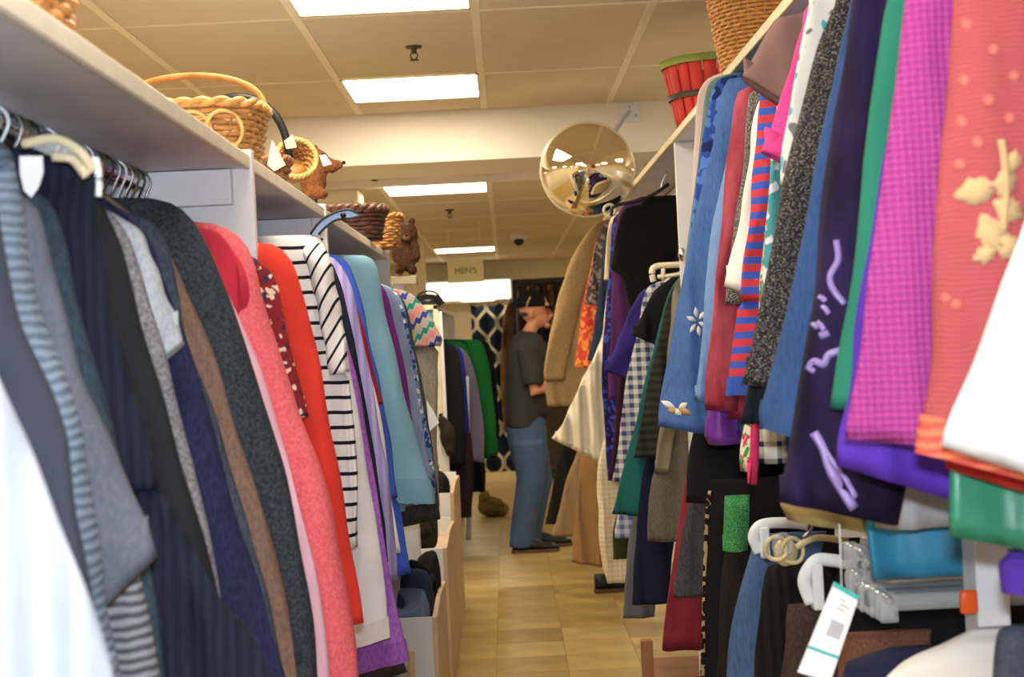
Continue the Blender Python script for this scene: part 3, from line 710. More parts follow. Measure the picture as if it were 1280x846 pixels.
# ---- second bay on the right
G('jacket', 'taupe grey wool jacket beside the cream hanger', 'jacket', 'M', 5.32, [(853, 344), (842, 362), (836, 420), (828, 500), (818, 580), (810, 640), (808, 676)], K((120, 112, 98), 'heather', (100, 94, 84)), slant=.05, sleeve=(.12, .75, .07), sleeve_mat=K((138, 128, 106)))
G('shirt', 'dark ribbed grey shirt with fine stripes over teal blouse', 'shirt', 'M', 5.40, [(838, 366), (826, 410), (812, 470), (800, 530), (793, 572)], K((58, 58, 54), 'stripe', (44, 44, 40), .03, .5), slant=0)
G('blouse', 'deep teal blouse with loose hem beside taupe jacket', 'blouse', 'M', 5.48, [(838, 362), (826, 400), (808, 470), (790, 545), (775, 605), (764, 642)], K((24, 108, 108)), slant=.1)
G('t_shirt', 'black short sleeved top above the checked shirt', 'shirt', 'M', 5.57, [(835, 350), (818, 364), (804, 392), (790, 418)], K((30, 29, 32)), slant=.5, inner=.16)
G('shirt', 'white and slate checked shirt beside purple top', 'shirt', 'M', 5.67, [(830, 350), (808, 362), (798, 410), (784, 470), (776, 530), (768, 585), (765, 602)], K((226, 226, 226), 'plaid', (70, 80, 120), .035, .5), slant=0)
G('t_shirt', 'indigo purple top with short sleeve beside black tee', 'shirt', 'M', 5.8, [(826, 352), (800, 366), (784, 396), (766, 440), (752, 466)], K((56, 44, 130)), slant=.4, sleeve=(.2, .98, .12))
G('trousers', 'navy trousers below the taupe jacket', 'trousers', 'D', 5.45, [(802, 600), (796, 660), (789, 755)], K((32, 36, 66)), top='waist', slant=0, inner=.14)
G('trousers', 'grey trousers beside the navy trousers', 'trousers', 'D', 5.62, [(792, 640), (783, 700), (779, 772)], K((110, 114, 120)), top='waist', slant=0, inner=.12)
G('shirt', 'pale blue checked shirt hem under teal blouse', 'shirt', 'D', 5.75, [(782, 600), (772, 645), (769, 672)], K((206, 212, 226), 'plaid', (92, 116, 170), .035, .5), top='waist', slant=0, inner=.12)
G('skirt', 'olive green skirt below the checked shirt hem', 'skirt', 'D', 5.85, [(778, 620), (767, 660), (765, 698)], K((62, 66, 32)), top='waist', slant=0, inner=.14)
G('t_shirt', 'plain black tee with scooped neck facing the aisle', 'shirt', 'R', 6.05, [(806, 246), (800, 256), (780, 262), (770, 290), (766, 320), (764, 336), (778, 346), (783, 368), (788, 400)], K((24, 23, 24)), slant=0, amp=.004, far=1.0, rod_x=.66, rod_z=1.995, inner=.26)
G('dress', 'aubergine purple dress behind the black tee', 'dress', 'R', 6.25, [(800, 246), (778, 258), (768, 290), (765, 360), (763, 430), (760, 500)], K((92, 46, 108)), slant=0, rod_x=.68, rod_z=2.0)
G('dress', 'long indigo dress beside aubergine dress', 'dress', 'R', 6.45, [(785, 262), (766, 275), (762, 330), (756, 400), (752, 470), (760, 600)], K((50, 34, 100), 'floral', (60, 80, 190), .05, .4), slant=0, rod_x=.68, rod_z=2.0)
G('blouse', 'cream blouse edge beside the indigo dress', 'blouse', 'R', 6.6, [(780, 262), (764, 272), (758, 300), (754, 350)], K((226, 206, 160)), slant=0, rod_x=.68, rod_z=2.0)
G('dress', 'cream tulle dress with flared skirt', 'dress', 'R', 6.8, [(775, 280), (762, 340), (752, 420), (728, 475), (705, 525), (689, 548)], K((240, 230, 206), 'rib', (226, 214, 188), .03), slant=.55, amp=.02, waves=6, rod_x=.64, rod_z=2.0, inner=None)
G('jacket', 'dark blue denim jacket behind the cream dress', 'jacket', 'R', 7.0, [(770, 280), (756, 300), (750, 350), (742, 410), (734, 450)], K((44, 58, 84), 'denim', (34, 46, 70)), slant=.4, rod_x=.64, rod_z=2.0)
G('jacket', 'dark paisley jacket shoulder beneath the round mirror', 'jacket', 'R', 7.2, [(772, 268), (756, 280), (746, 300), (738, 340), (732, 380)], K((70, 58, 60), 'floral', (130, 116, 110), .05, .4), slant=.2, rod_x=.64, rod_z=2.0)
G('dress', 'red orange printed dress beside the tan coat', 'dress', 'R', 7.5, [(762, 282), (746, 300), (738, 335), (728, 385), (722, 430), (719, 460)], K((222, 64, 48), 'floral', (240, 150, 60), .05, .45), slant=0, rod_x=.62, rod_z=2.0)
G('coat', 'long tan coat with frayed sleeve in front of the man', 'coat', 'R', 8.3, [(748, 276), (735, 290), (716, 320), (698, 370), (687, 420), (680, 462), (684, 508)], K((164, 138, 96), 'heather', (144, 120, 80)), slant=.0, rod_x=.55, rod_z=2.06, sleeve=(.14, .86, .16), thick=.04, inner=.34)
G('trousers', 'cream lace trousers below the tulle dress', 'trousers', 'D', 6.6, [(752, 560), (746, 600), (749, 660), (752, 700), (758, 728)], K((236, 222, 190), 'waffle', (220, 200, 164), .03), top='waist', slant=0, inner=.11)
G('dress', 'narrow plum dress hem beside the checked shirt', 'dress', 'D', 6.2, [(776, 440), (768, 540), (761, 600)], K((54, 24, 38)), top='none', slant=0, inner=.10, rod_z=1.69)
G('trousers', 'golden tan trousers hanging above the black shoe', 'trousers', 'D', 7.4, [(726, 570), (719, 640), (714, 702)], K((166, 126, 76)), top='waist', slant=.2, inner=.15, rod_x=.6, amp=.014)
G('trousers', 'beige chinos hanging beside the man', 'trousers', 'D', 8.0, [(722, 560), (708, 600), (698, 640), (690, 670)], K((156, 128, 92)), top='waist', slant=0, inner=.13, rod_x=.6)
G('trousers', 'black trousers hanging close behind beige chinos', 'trousers', 'D', 8.5, [(705, 540), (692, 600), (682, 655)], K((30, 28, 30)), top='waist', slant=0, inner=.2, rod_x=.55)

# ------------------------------------------------------------------ embroidery and a painted velvet highlight sitting on the cloth
def patch(name, bvh, parent, poly, mat, th=.0015):
    """a raised patch of thread lying on the cloth, outlined in pixels"""
    cx = sum(p[0] for p in poly) / len(poly); cy = sum(p[1] for p in poly) / len(poly)
    pts = [stick(bvh, x, y, .0015) for x, y in poly]; c = stick(bvh, cx, cy, .0022)
    if c is None or any(p is None for p in pts): return
    n = len(pts)
    back = [p + Vector((0, .003, 0)) for p in pts]
    V = [c] + pts + back
    Fc = [(0, 1 + (i + 1) % n, 1 + i) for i in range(n)] + [(1 + i, 1 + (i + 1) % n, 1 + n + (i + 1) % n, 1 + n + i) for i in range(n)] + [tuple(1 + n + i for i in range(n))]
    return mobj(name, (V, Fc), mat, parent)
def strand(name, bvh, parent, pts, r, mat, flat=.4):
    q = [stick(bvh, v.x, v.y, .001) for v in catmull([Vector((x, y, 0)) for x, y in pts], 6)]
    q = [p for p in q if p is not None]
    if len(q) < 3: return
    return mobj(name, tube(q, r, 6, flat, up=Vector((0, 1, 0))), mat, parent)
def leaf(cx, cy, L, W, ang, n=10, notch=.18):
    out = []
    for i in range(n * 2):
        t = i / n if i < n else 2 - i / n
        s = 1 if i < n else -1
        u = (t - .5) * L
        v = s * W * .5 * math.sin(PI * min(1, t * 1.05)) * (1 + notch * math.sin(t * 21))
        out.append((cx + u * math.cos(ang) - v * math.sin(ang), cy + u * math.sin(ang) + v * math.cos(ang)))
    return out
GOLD = K((214, 182, 132), 'hrib', (204, 168, 116), .004)
for cx, cy, L, W, a in ((1222, 238, 62, 34, -.25), (1258, 226, 44, 26, -1.2), (1262, 262, 46, 30, .5), (1240, 292, 58, 36, 1.1), (1262, 308, 44, 30, .2), (1232, 318, 34, 22, -.4), (1268, 200, 30, 18, -1.4)):
    patch('embroidered_leaf', bvc, rc, leaf(cx, cy, L, W, a), GOLD)
strand('embroidered_stem', bvc, rc, [(1252, 174), (1256, 200), (1258, 240), (1254, 290)], .004, GOLD)
PINKT = K((232, 124, 112))
for cx, cy in ((1208, 30), (1242, 62), (1205, 100), (1268, 95), (1236, 125), (1202, 152), (1262, 148), (1222, 178), (1200, 205), (1195, 380), (1182, 372)):
    for k in range(4):
        a = k * PI / 4
        strand('embroidered_star', bvc, rc, [(cx - 7 * math.cos(a), cy - 7 * math.sin(a)), (cx, cy), (cx + 7 * math.cos(a), cy + 7 * math.sin(a))], .0011, PINKT)
LILAC = K((150, 128, 206), 'satin')
VR = [o for o in C.objects if o.get('label', '').startswith('dark purple velvet')][0]
for pts, r in (([(1046, 300), (1048, 325), (1038, 345), (1042, 362), (1056, 380)], .0045), ([(1010, 462), (1018, 452), (1030, 455), (1036, 444), (1050, 438)], .005), ([(1014, 452), (1012, 460), (1018, 464)], .004),
               ([(1024, 370), (1032, 376)], .004), ([(1028, 382), (1036, 392)], .004), ([(1016, 404), (1022, 410)], .004), ([(1025, 420), (1036, 416)], .0045), ([(1022, 402), (1030, 412)], .004),
               ([(1018, 540), (1030, 560), (1038, 585), (1052, 610), (1068, 635)], .007), ([(1022, 545), (1040, 575), (1058, 600), (1070, 622)], .004)):  # the two lowest strands are a highlight on the velvet, laid on in lilac
    if len(pts) == 2: pts = [pts[0], ((pts[0][0] + pts[1][0]) / 2 + 1, (pts[0][1] + pts[1][1]) / 2), pts[1]]
    strand('scroll_and_highlight', bvv, VR, pts, r, LILAC)
WHT = K((236, 236, 230))
for k in range(6):
    a = k * PI / 3 + .3
    patch('embroidered_petal', bvd, rd, leaf(872 + 8 * math.cos(a), 402 + 12 * math.sin(a), 14, 6, math.atan2(12 * math.sin(a), 8 * math.cos(a)), 6, 0), WHT)
for k, (dx, dy, L, a) in enumerate(((-10, -4, 22, .5), (10, 4, 20, .35), (8, -3, 14, -.6), (-6, 3, 12, .1), (2, 5, 12, .9))):
    patch('embroidered_petal', bvd, rd, leaf(846 + dx, 510 + dy, L, 8, a, 6, 0), WHT if k % 2 == 0 else K((206, 160, 100)))
strand('hem_stitching', bvd, rd, [(826, 540), (838, 546), (852, 548), (866, 547)], .002, K((214, 196, 150)))

# ------------------------------------------------------------------ hangers
def hook_path(x, y, z, rod_r=.014):
    c = Vector((x, y, z))
    p = [c + Vector((0, 0, 0)) + Vector((.020 * math.cos(a), 0, .020 * math.sin(a))) for a in [math.radians(-30 + 210 * i / 12) for i in range(13)]]
    return list(reversed(p)), c
def hanger(name, label, x, y, z, hookmat, armmat, group=None, w=.2, arm_r=.004, drop=.07, parts=True):
    t = empty(name, (x, y, z - .12), label, 'hanger', group)
    p, c = hook_path(x, y, z)
    p = p + [c + Vector((.006, 0, -.032)), c + Vector((0, 0, -.045))]
    if True: mobj('hook', tube(p, .0022, 6, up=Vector((0, 1, 0))), hookmat, t)
    b = c + Vector((0, 0, -.045))
    arc = [b + Vector((-w, 0, -drop)), b + Vector((-w * .6, 0, -drop * .55)), b + Vector((-w * .2, 0, -drop * .12)), b, b + Vector((w * .2, 0, -drop * .12)), b + Vector((w * .6, 0, -drop * .55)), b + Vector((w, 0, -drop))]
    mobj('arms', tube(catmull(arc, 4), arm_r, 6, 1.6, up=Vector((0, 1, 0))), armmat, t)
    return t
base = None
ys = [1.30, 1.36, 1.42, 1.49, 1.55, 1.6, 1.66, 1.69, 1.76, 1.8, 1.85, 1.88, 1.92, 1.96, 2.0, 2.03, 2.07, 2.1, 2.14, 2.17, 2.2, 2.24, 2.28, 2.32, 2.36, 2.4, 2.44, 2.48, 2.52, 2.56]
for i, y in enumerate(ys):
    mm = [M_WIRE, M_OLIVE, M_BLACK, M_WIRE, M_WHITEP][i % 5]
    g = ['wire', 'olive', 'black', 'wire', 'white'][i % 5]
    hanger('clothes_hanger', {'wire': 'thin wire hanger hooked over the coat rod', 'olive': 'olive plastic hanger hooked over the coat rod', 'black': 'black plastic hanger hooked over the coat rod', 'white': 'white plastic hanger hooked over the coat rod'}[g],
           -0.61, y, 1.70, mm, mm, {'wire': 'wire hangers on the coat rod', 'olive': 'olive hangers on the coat rod', 'black': 'black hangers on the coat rod', 'white': 'white hangers on the coat rod'}[g], w=.05, drop=.03)
# clear hanger holding the black navy knit, its arms standing above the collar
t = empty('clothes_hanger', P(100, 222, 1.68), 'clear glossy hanger with cream edges above the black navy knit', 'hanger')
CLR = clear_plastic(); CRM = K((228, 214, 176), 'satin')
pa = catmull([P(28, 180, 1.66), P(70, 174, 1.66), P(100, 190, 1.66), P(116, 214, 1.67)], 6)
pb = catmull([P(66, 196, 1.65), P(88, 198, 1.65), P(100, 210, 1.66), P(108, 221, 1.66)], 6)
mobj('arm', tube(pa, .006, 8), CRM, t); mobj('arm', tube(pb, .0055, 8), CRM, t)
mobj('web', loft([[a, b, b + Vector((0, .004, 0)), a + Vector((0, .004, 0))] for a, b in zip(pa, pb)]), CLR, t)
mobj('hook', tube(catmull([P(112, 205, 1.67), P(120, 200, 1.67), P(124, 222, 1.67), P(123, 246, 1.67)], 6), .004, 8), M_WHITEP, t)
tg = paper_tag(None, [(24, 194), (52, 195), (53, 218), (40, 246), (28, 236)][:4], 1.60)
bpy.data.objects.remove(tg)
q = [P(x, y, 1.6) for x, y in ((24, 195), (53, 195), (54, 215), (48, 234), (39, 247), (30, 238), (25, 218))]
pt = mobj('paper_tag', (q + [p + Vector((0, .0015, 0)) for p in q], [tuple(range(7)), tuple(range(13, 6, -1))] + [(i, i + 7, (i + 1) % 7 + 7, (i + 1) % 7) for i in range(7)]), M_PAPER, None, loc=q[4], smooth=False)
tag(pt, 'blank white paper tag hanging beside the clear hanger', 'tag')
# blue plastic hanger of the striped shirt
t = empty('clothes_hanger', P(395, 300, 2.93), 'blue plastic hanger with black outline above striped shirt', 'hanger')
MB = plain('blue_plastic', (150, 178, 226), .25, var=.05, bump=0)
up = catmull([P(388, 293, 2.93), P(400, 277, 2.93), P(418, 266, 2.93), P(436, 262, 2.93), P(448, 267, 2.93)], 6)
lo = catmull([P(398, 293, 2.93), P(408, 283, 2.93), P(420, 275, 2.93), P(436, 273, 2.93), P(447, 271, 2.93)], 6)
mobj('arm', loft([[a, b, b + Vector((0, .012, 0)), a + Vector((0, .012, 0))] for a, b in zip(up, lo)]), MB, t, smooth=False)
mobj('outline', tube(up, .0025, 6), M_BLACK, t); mobj('outline', tube(lo, .0025, 6), M_BLACK, t)
mobj('notch', ellipsoid(P(429, 269, 2.925), .006, .006, .006), M_BLACK, t)
# cream hanger of the taupe jacket
t = empty('clothes_hanger', P(838, 350, 5.35), 'chunky cream plastic hanger by the white upright', 'hanger')
mobj('frame', tube(catmull([P(817, 352, 5.35), P(815, 340, 5.35), P(820, 333, 5.35), P(842, 331, 5.35), P(866, 330, 5.35)], 6), .011, 8), M_CREAMP, t)
mobj('bar', tube([P(822, 346, 5.35), P(866, 341, 5.35)], .007, 8), M_CREAMP, t)
mobj('strut', tube([P(829, 350, 5.35), P(829, 335, 5.35)], .008, 8), M_CREAMP, t)
# black hanger of the black tee and the white ring of the next one
t = empty('clothes_hanger', P(800, 258, 6.02), 'black hanger with long arm carrying the black tee', 'hanger')
mobj('arm', tube(catmull([P(764, 270, 6.0), P(768, 258, 6.0), P(800, 250, 6.0), P(818, 242, 6.0), P(836, 230, 6.0)], 6), .007, 8), M_BLACK, t)
mobj('hook', tube(catmull([P(826, 238, 6.0), P(829, 226, 6.0), P(834, 214, 6.0)], 5), .004, 6), M_WIRE, t)
rg = [P(762, 263, 6.1) + Vector((.024 * math.cos(a), 0, .024 * math.sin(a))) for a in [2 * PI * i / 20 for i in range(20)]]
rgo = mobj('hanger_ring', tube(rg, .006, 8, closed=True, up=Vector((0, 1, 0))), M_CREAMP, None, loc=rg[15])
tag(rgo, 'cream plastic ring hooked beside the black tee', 'ring')
for i, x in enumerate((806, 812, 818)):
    p = P(x, 238 - i * 5, 6.3 + .05 * i)
    hanger('clothes_hanger', 'white hook hanger on the rod above the aubergine dress', .79, p.y, 2.045, M_WHITEP, M_WHITEP, 'white hangers above aubergine dress', w=.1)

# lower right: trouser hangers
def trouser_hanger(label, x0, x1, yp, Y, mat, h=.045, group=None, rod=True):
    a, b = P(x0, yp, Y), P(x1, yp, Y)
    t = empty('trouser_hanger', (a + b) / 2, label, 'hanger', group)
    z1 = a.z; z0 = a.z - h
    path = catmull([Vector((a.x + .01, Y, z0 - .01)), Vector((a.x, Y, z0 + h * .5)), Vector((a.x + .02, Y, z1)), Vector((b.x - .03, Y, z1)), Vector((b.x, Y, z1 - .006))], 6)
    mobj('bar', tube(path, .011, 8, .5, up=Vector((0, 1, 0))), mat, t)
    mobj('clip', box(a.x + .012, a.x + .03, Y - .014, Y + .014, z0 - .02, z1 - .004, .003), mat, t, smooth=False)
    mobj('hook', tube(catmull([Vector((b.x - .01, Y, z1)), Vector((.79, Y, 1.02)), Vector((.81, Y, 1.045)), Vector((.79, Y, 1.062))], 5), .003, 6), M_WIRE, t)
    return t
trouser_hanger('white plastic trouser hanger holding the blue jeans', 941, 1010, 656, 2.9, M_WHITEP)
trouser_hanger('white plastic trouser hanger above the brown trousers', 1004, 1062, 702, 2.46, M_WHITEP, h=.06)
CH = plain('champagne_clear', (206, 192, 150), .2, var=.1)
t = empty('clip_hanger', P(972, 690, 2.6), 'yellowed clear clip hanger head above black trousers', 'hanger')
for k, (x, y, r) in enumerate(((970, 685, .019), (978, 680, .016), (990, 688, .02))):
    c = P(x, y, 2.6)
    mobj('clip', tube([c + Vector((r * math.cos(a), .006 * math.sin(2 * a), r * 1.1 * math.sin(a))) for a in [2 * PI * i / 16 for i in range(16)]], .004, 6, closed=True, up=Vector((0, 1, 0))), [CH, clear_plastic()][k % 2], t)
mobj('head', ellipsoid(P(982, 690, 2.62), .022, .012, .025), CH, t)
mobj('arm', tube(catmull([P(995, 684, 2.6), P(1020, 672, 2.6), P(1060, 676, 2.6)], 5), .006, 8), CH, t)
mobj('hook', tube(catmull([P(1004, 672, 2.6), P(1012, 664, 2.6), P(1016, 655, 2.6)], 5), .003, 6), M_WIRE, t)
# stack of clear clip hangers
GREYP = plain('grey_clear_plastic', (112, 116, 116), .22, var=.1, bump=0)
for i in range(9):
    Y = 2.10 + .034 * i
    z = 1.005 - .004 * (i % 3) + .006 * i
    xa = .505 - .012 * (i % 4) + .006 * i
    t = empty('clip_hanger', (.66, Y, z - .05), 'clear plastic clip hanger packed below the turquoise skirt hem', 'hanger', 'clear clip hangers on the lower rod')
    mt = clear_plastic() if i % 3 == 0 else GREYP
    bm_ = box(xa, .80, Y - .006, Y + .006, z - .012, z + .012, .004)
    mobj('bar', bm_, mt, t)
    mobj('clip', merge(box(xa + .004, xa + .03, Y - .016, Y - .007, z - .026, z + .014, .003), box(xa + .004, xa + .03, Y + .007, Y + .016, z - .026, z + .014, .003)), clear_plastic(), t)
    mobj('spring', tube([Vector((xa + .017 + .006 * math.cos(a), Y - .018 + .036 * a / 30, z + .006 + .006 * math.sin(a))) for a in [k * .8 for k in range(38)]], .0014, 5), M_CHROME, t)
    mobj('hook', tube(catmull([Vector((.73, Y, z + .01)), Vector((.74, Y, z + .03)), Vector((.77, Y, 1.045)), Vector((.79, Y, 1.06)), Vector((.806, Y, 1.045))], 4), .0026, 6), M_CHROME, t)
oc = P(1211, 752, 1.97)
tag(mobj('size_marker', box(oc.x - .012, oc.x + .012, oc.y - .004, oc.y + .004, oc.z - .016, oc.z + .016, .004), plain('orange_plastic', (236, 92, 24), .4), None, loc=oc), 'small orange size marker on a clear hanger hook', 'size marker')
# price tag on a string
pA, pB, pC_, pD = P(1043, 727, 1.86), P(1074, 745, 1.86), P(1038, 852, 1.86), P(997, 840, 1.86)
t = empty('price_tag', pC_, 'long white price tag with teal bands and grey barcode', 'price tag')
def quad_slab(a, b, c, d, th=.0014, off=0):
    v = [p + Vector((0, -off, 0)) for p in (a, b, c, d)] + [p + Vector((0, th - off, 0)) for p in (a, b, c, d)]
    return v, [(0, 1, 2, 3), (7, 6, 5, 4), (0, 4, 5, 1), (1, 5, 6, 2), (2, 6, 7, 3), (3, 7, 4, 0)]
mobj('card', quad_slab(pA, pB, pC_, pD), M_PAPER, t, smooth=False)
def on(u, v): return pA.lerp(pB, u).lerp(pD.lerp(pC_, u), v)
TEAL = plain('teal_print', (60, 186, 182), .7, bump=0)
for v0, v1 in ((0, .05), (.70, .735)):
    mobj('teal_band', quad_slab(on(0, v0), on(1, v0), on(1, v1), on(0, v1), .0004, .0005), TEAL, t, smooth=False)
GR = plain('grey_print', (150, 152, 158), .8, bump=0)
for k in range(9):
    mobj('barcode_line', quad_slab(on(.38, .36 + k * .02), on(.85, .36 + k * .02), on(.85, .372 + k * .02), on(.38, .372 + k * .02), .0004, .0005), GR, t, smooth=False)
for k, (u0, u1, v) in enumerate(((.4, .62, .12), (.45, .8, .17), (.42, .7, .22))):
    mobj('print_line', quad_slab(on(u0, v), on(u1, v), on(u1, v + .012), on(u0, v + .012), .0004, .0005), GR, t, smooth=False)
mobj('string', tube([P(1052, 735, 1.86), P(1051, 700, 1.87), P(1049, 655, 1.88)], .0008, 5), M_WHITEP, t)

# ------------------------------------------------------------------ woven baskets
def wicker(name, c, c2):
    key = 'wk' + name
    if key in _mc: return _mc[key]
    t = NT(name); a, b = lin(c), lin(c2)
    t.col(t.mix(t.ramp(t.noise(45, 4), .35, .7), a, b)); t.b.inputs['Roughness'].default_value = .5
    t.bump(t.noise(200, 2), .3, .001); _mc[key] = t.m; return t.m
W_HONEY = wicker('honey_wicker', (214, 156, 84), (180, 118, 56))
W_TAN = wicker('tan_wicker', (190, 138, 76), (150, 100, 50))
W_DARK = wicker('dark_wicker', (58, 30, 20), (96, 52, 32))
W_MID = wicker('brown_wicker', (150, 100, 56), (104, 66, 36))
W_PALE = wicker('pale_wicker', (232, 196, 122), (206, 162, 88))
def basket(name, label, cx, cy, z0, h, rx0, ry0, rx1, ry1, mat, rim_mat=None, e=2.0, strand_h=.012, nst=28, handle=None, hmat=None, tilt=None, cat='basket', rim_r=.008, loops=None):
    t = empty(name, (cx, cy, z0), label, cat)
    def R(a, v, off=0):
        rx, ry = rx0 + (rx1 - rx0) * v, ry0 + (ry1 - ry0) * v
        cs, sn = math.cos(a), math.sin(a)
        k = (abs(cs) ** e + abs(sn) ** e) ** (-1 / e)
        return Vector((cx + (rx + off) * k * cs, cy + (ry + off) * k * sn, z0 + .004 + h * v))
    nr = max(5, int(h / strand_h)); M = nst * 3
    rings = []
    for r in range(nr):
        v = (r + .5) / nr
        pts = []
        for j in range(M):
            a = 2 * PI * j / M
            ph = PI * (r % 2)
            pts.append(R(a, v, .0035 * math.cos(nst * a / 2 + ph)))
        rings.append(tube(pts, strand_h * .52, 5, closed=True))
    o = mobj('weave', merge(*rings), mat, t); o['kind'] = 'stuff'
    st = [tube([R(2 * PI * j / nst, v) for v in (0, .5, 1)], .003, 5) for j in range(nst)]
    o = mobj('stakes', merge(*st), mat, t); o['kind'] = 'stuff'
    mobj('base', loft([[R(2 * PI * j / 32, 0) for j in range(32)], [R(2 * PI * j / 32, 0) + Vector((0, 0, .006)) for j in range(32)]]), mat, t)
    # rim: two strands twisted round each other
    for q in range(2):
        pts = []
        for j in range(96):
            a = 2 * PI * j / 96
            p = R(a, 1, rim_r * .6 * math.cos(14 * a + q * PI)); p.z += rim_r * .6 * math.sin(14 * a + q * PI)
            pts.append(p)
        mobj('rim', tube(pts, rim_r * .8, 6, closed=True), rim_mat or mat, t)
    if handle:
        hh, ax = handle[0], handle[1]; hr = handle[2] if len(handle) > 2 else .007
        ex = Vector((rx1, 0, 0)) if ax == 'x' else Vector((0, ry1, 0))
        ctr = Vector((cx, cy, z0 + h))
        p = [ctr + ex * math.cos(a) + Vector((0, 0, hh * math.sin(a) ** .8)) for a in [PI * i / 24 for i in range(25)]]
        mobj('handle', tube(p, hr, 8, .7, up=Vector((0, 1, 0)) if ax == 'x' else Vector((1, 0, 0))), hmat or mat, t)
    if loops:
        n, r0, mt = loops
        for k in range(n):
            a = -PI / 2 + (k - n / 2) * .38
            c = R(a, .55, .012)
            tn = Vector((-math.sin(a), math.cos(a), 0))
            mobj('scroll_loop', tube([c + tn * (r0 * math.cos(b)) + Vector((0, 0, r0 * math.sin(b))) for b in [2 * PI * i / 20 for i in range(20)]], .0035, 6, closed=True, up=Vector((0, 1, 0))), mt, t)
    if tilt: t.rotation_euler = tilt
    return t
def at_shelf(px, Y, z): # X of pixel column at the given depth
    return P(px, 200, Y).x
# left shelf
basket('wicker_basket', 'small square honey wicker basket at the near end of shelf', -0.62, 1.62, LZ + .003, .14, .14, .12, .16, .14, W_HONEY, e=4)
basket('handled_basket', 'large honey basket with tall bentwood handle and looped side', -0.585, 2.84, LZ + .003, .115, .12, .10, .145, .12, W_TAN, W_HONEY, e=3.2, strand_h=.010, handle=(.075, 'x', .006), hmat=W_HONEY, loops=(5, .035, W_PALE))
hb = basket('handled_basket', 'brown basket with tall black hoop handle', -0.57, 3.28, LZ + .003, .07, .09, .08, .11, .09, W_MID, e=2.4, handle=(.15, 'x', .009), hmat=M_BLACK)
# white card leaning on the hoop basket
qd = [P(x, y, 3.12) for x, y in ((340, 174), (357, 206), (343, 214), (334, 206))]
mobj('paper_card', quad_slab(*qd), plain('cream_paper', (232, 222, 198), .8, bump=0), hb, smooth=False)
qd = [P(x, y, 3.16) for x, y in ((355, 176), (366, 168), (371, 184), (358, 186))]
mobj('paper_card', quad_slab(*qd), plain('yellow_paper', (232, 222, 178), .8, bump=0), hb, smooth=False)
cb = P(371, 213, 3.42)
b3 = basket('oval_basket', 'small oval honey basket tipped on its side', cb.x, cb.y + .03, cb.z - .045, .05, .028, .032, .046, .052, W_TAN, W_PALE, strand_h=.007, nst=24, rim_r=.005)
b3.rotation_euler = (math.radians(62), math.radians(8), math.radians(10)); b3.location = P(368, 214, 3.46)
cb = P(442, 262, 4.35)
basket('braided_basket', 'dark brown basket with thick braided rim', -.505, 4.95, LZ + .003, .10, .10, .09, .12, .11, W_DARK, W_DARK, e=3, rim_r=.013, strand_h=.014)
basket('wicker_basket', 'light tan wicker basket with small loop handles beside braided basket', -.465, 5.44, LZ + .003, .115, .085, .09, .105, .11, W_TAN, e=3.5, handle=(.05, 'y', .007), hmat=W_HONEY, strand_h=.010)
# dark leafy garland
t = empty('leaf_garland', P(395, 246, 3.9), 'dark green leaf garland between basket and toy', 'garland')
GREEN = plain('dark_leaf', (44, 56, 36), .6)
for k in range(22):
    c = P(395 + random.uniform(-9, 9), 240 + random.uniform(-11, 9), 3.88 + random.uniform(-.04, .04)); a = random.uniform(0, 6.28)
    d = Vector((math.cos(a), random.uniform(-.5, .5), math.sin(a))) * .016; s = Vector((-math.sin(a), .3, math.cos(a))) * .006
    mobj('leaf', ([c - d, c + s, c + d, c - s, c + Vector((0, -.003, 0))], [(0, 1, 4), (1, 2, 4), (2, 3, 4), (3, 0, 4), (3, 2, 1, 0)]), GREEN, t)
# right shelf
cb = P(915, 60, 4.2)
basket('tall_basket', 'tall honey wicker basket standing on the right shelf', .775, 4.2, RZ + .003, .34, .115, .13, .17, .17, W_HONEY, W_TAN, strand_h=.011, nst=40)
def bushel():
    cx, cy, z0, h = .765, 5.2, RZ + .003, .245
    t = empty('bushel_basket', (cx, cy, z0), 'red slatted bushel basket with green rim and dark band', 'basket')
    red = plain('red_slat', (206, 54, 46), .6, var=.25, nscale=18); gr = plain('green_hoop', (126, 142, 62), .6, var=.15); dk = plain('dark_hoop', (66, 58, 48), .6)
    n = 20
    def pt(a, v, off=0): r = .115 + .05 * v ** .9 + off; return Vector((cx + r * math.cos(a), cy + r * math.sin(a), z0 + h * v))
    for k in range(n):
        a0, a1 = 2 * PI * (k + .04) / n, 2 * PI * (k + .96) / n; am = (a0 + a1) / 2
        off = .003 * (k % 2)
        rings = []
        for i in range(5):
            v = i / 4
            rings.append([pt(a0, v, off), pt(am, v, off + .004), pt(a1, v, off), pt(a1, v, off - .004), pt(am, v, off), pt(a0, v, off - .004)])
        mobj('slat', loft(rings), red, t)
    def hoop(name, v, hh, off, mt):
        rings = [[pt(2 * PI * j / 48, vv, o) for j in range(48)] for vv, o in ((v, off), (v + hh, off), (v + hh, off - .006), (v, off - .006), (v, off))]
        mobj(name, loft(rings, False, False), mt, t)
    hoop('rim_hoop', .91, .1, .012, gr); hoop('middle_hoop', .45, .075, .012, dk); hoop('bottom_hoop', .02, .06, .01, dk)
    mobj('base', loft([[pt(2 * PI * j / 32, .02, -.006) for j in range(32)], [pt(2 * PI * j / 32, .05, -.006) for j in range(32)]]), red, t)
bushel()

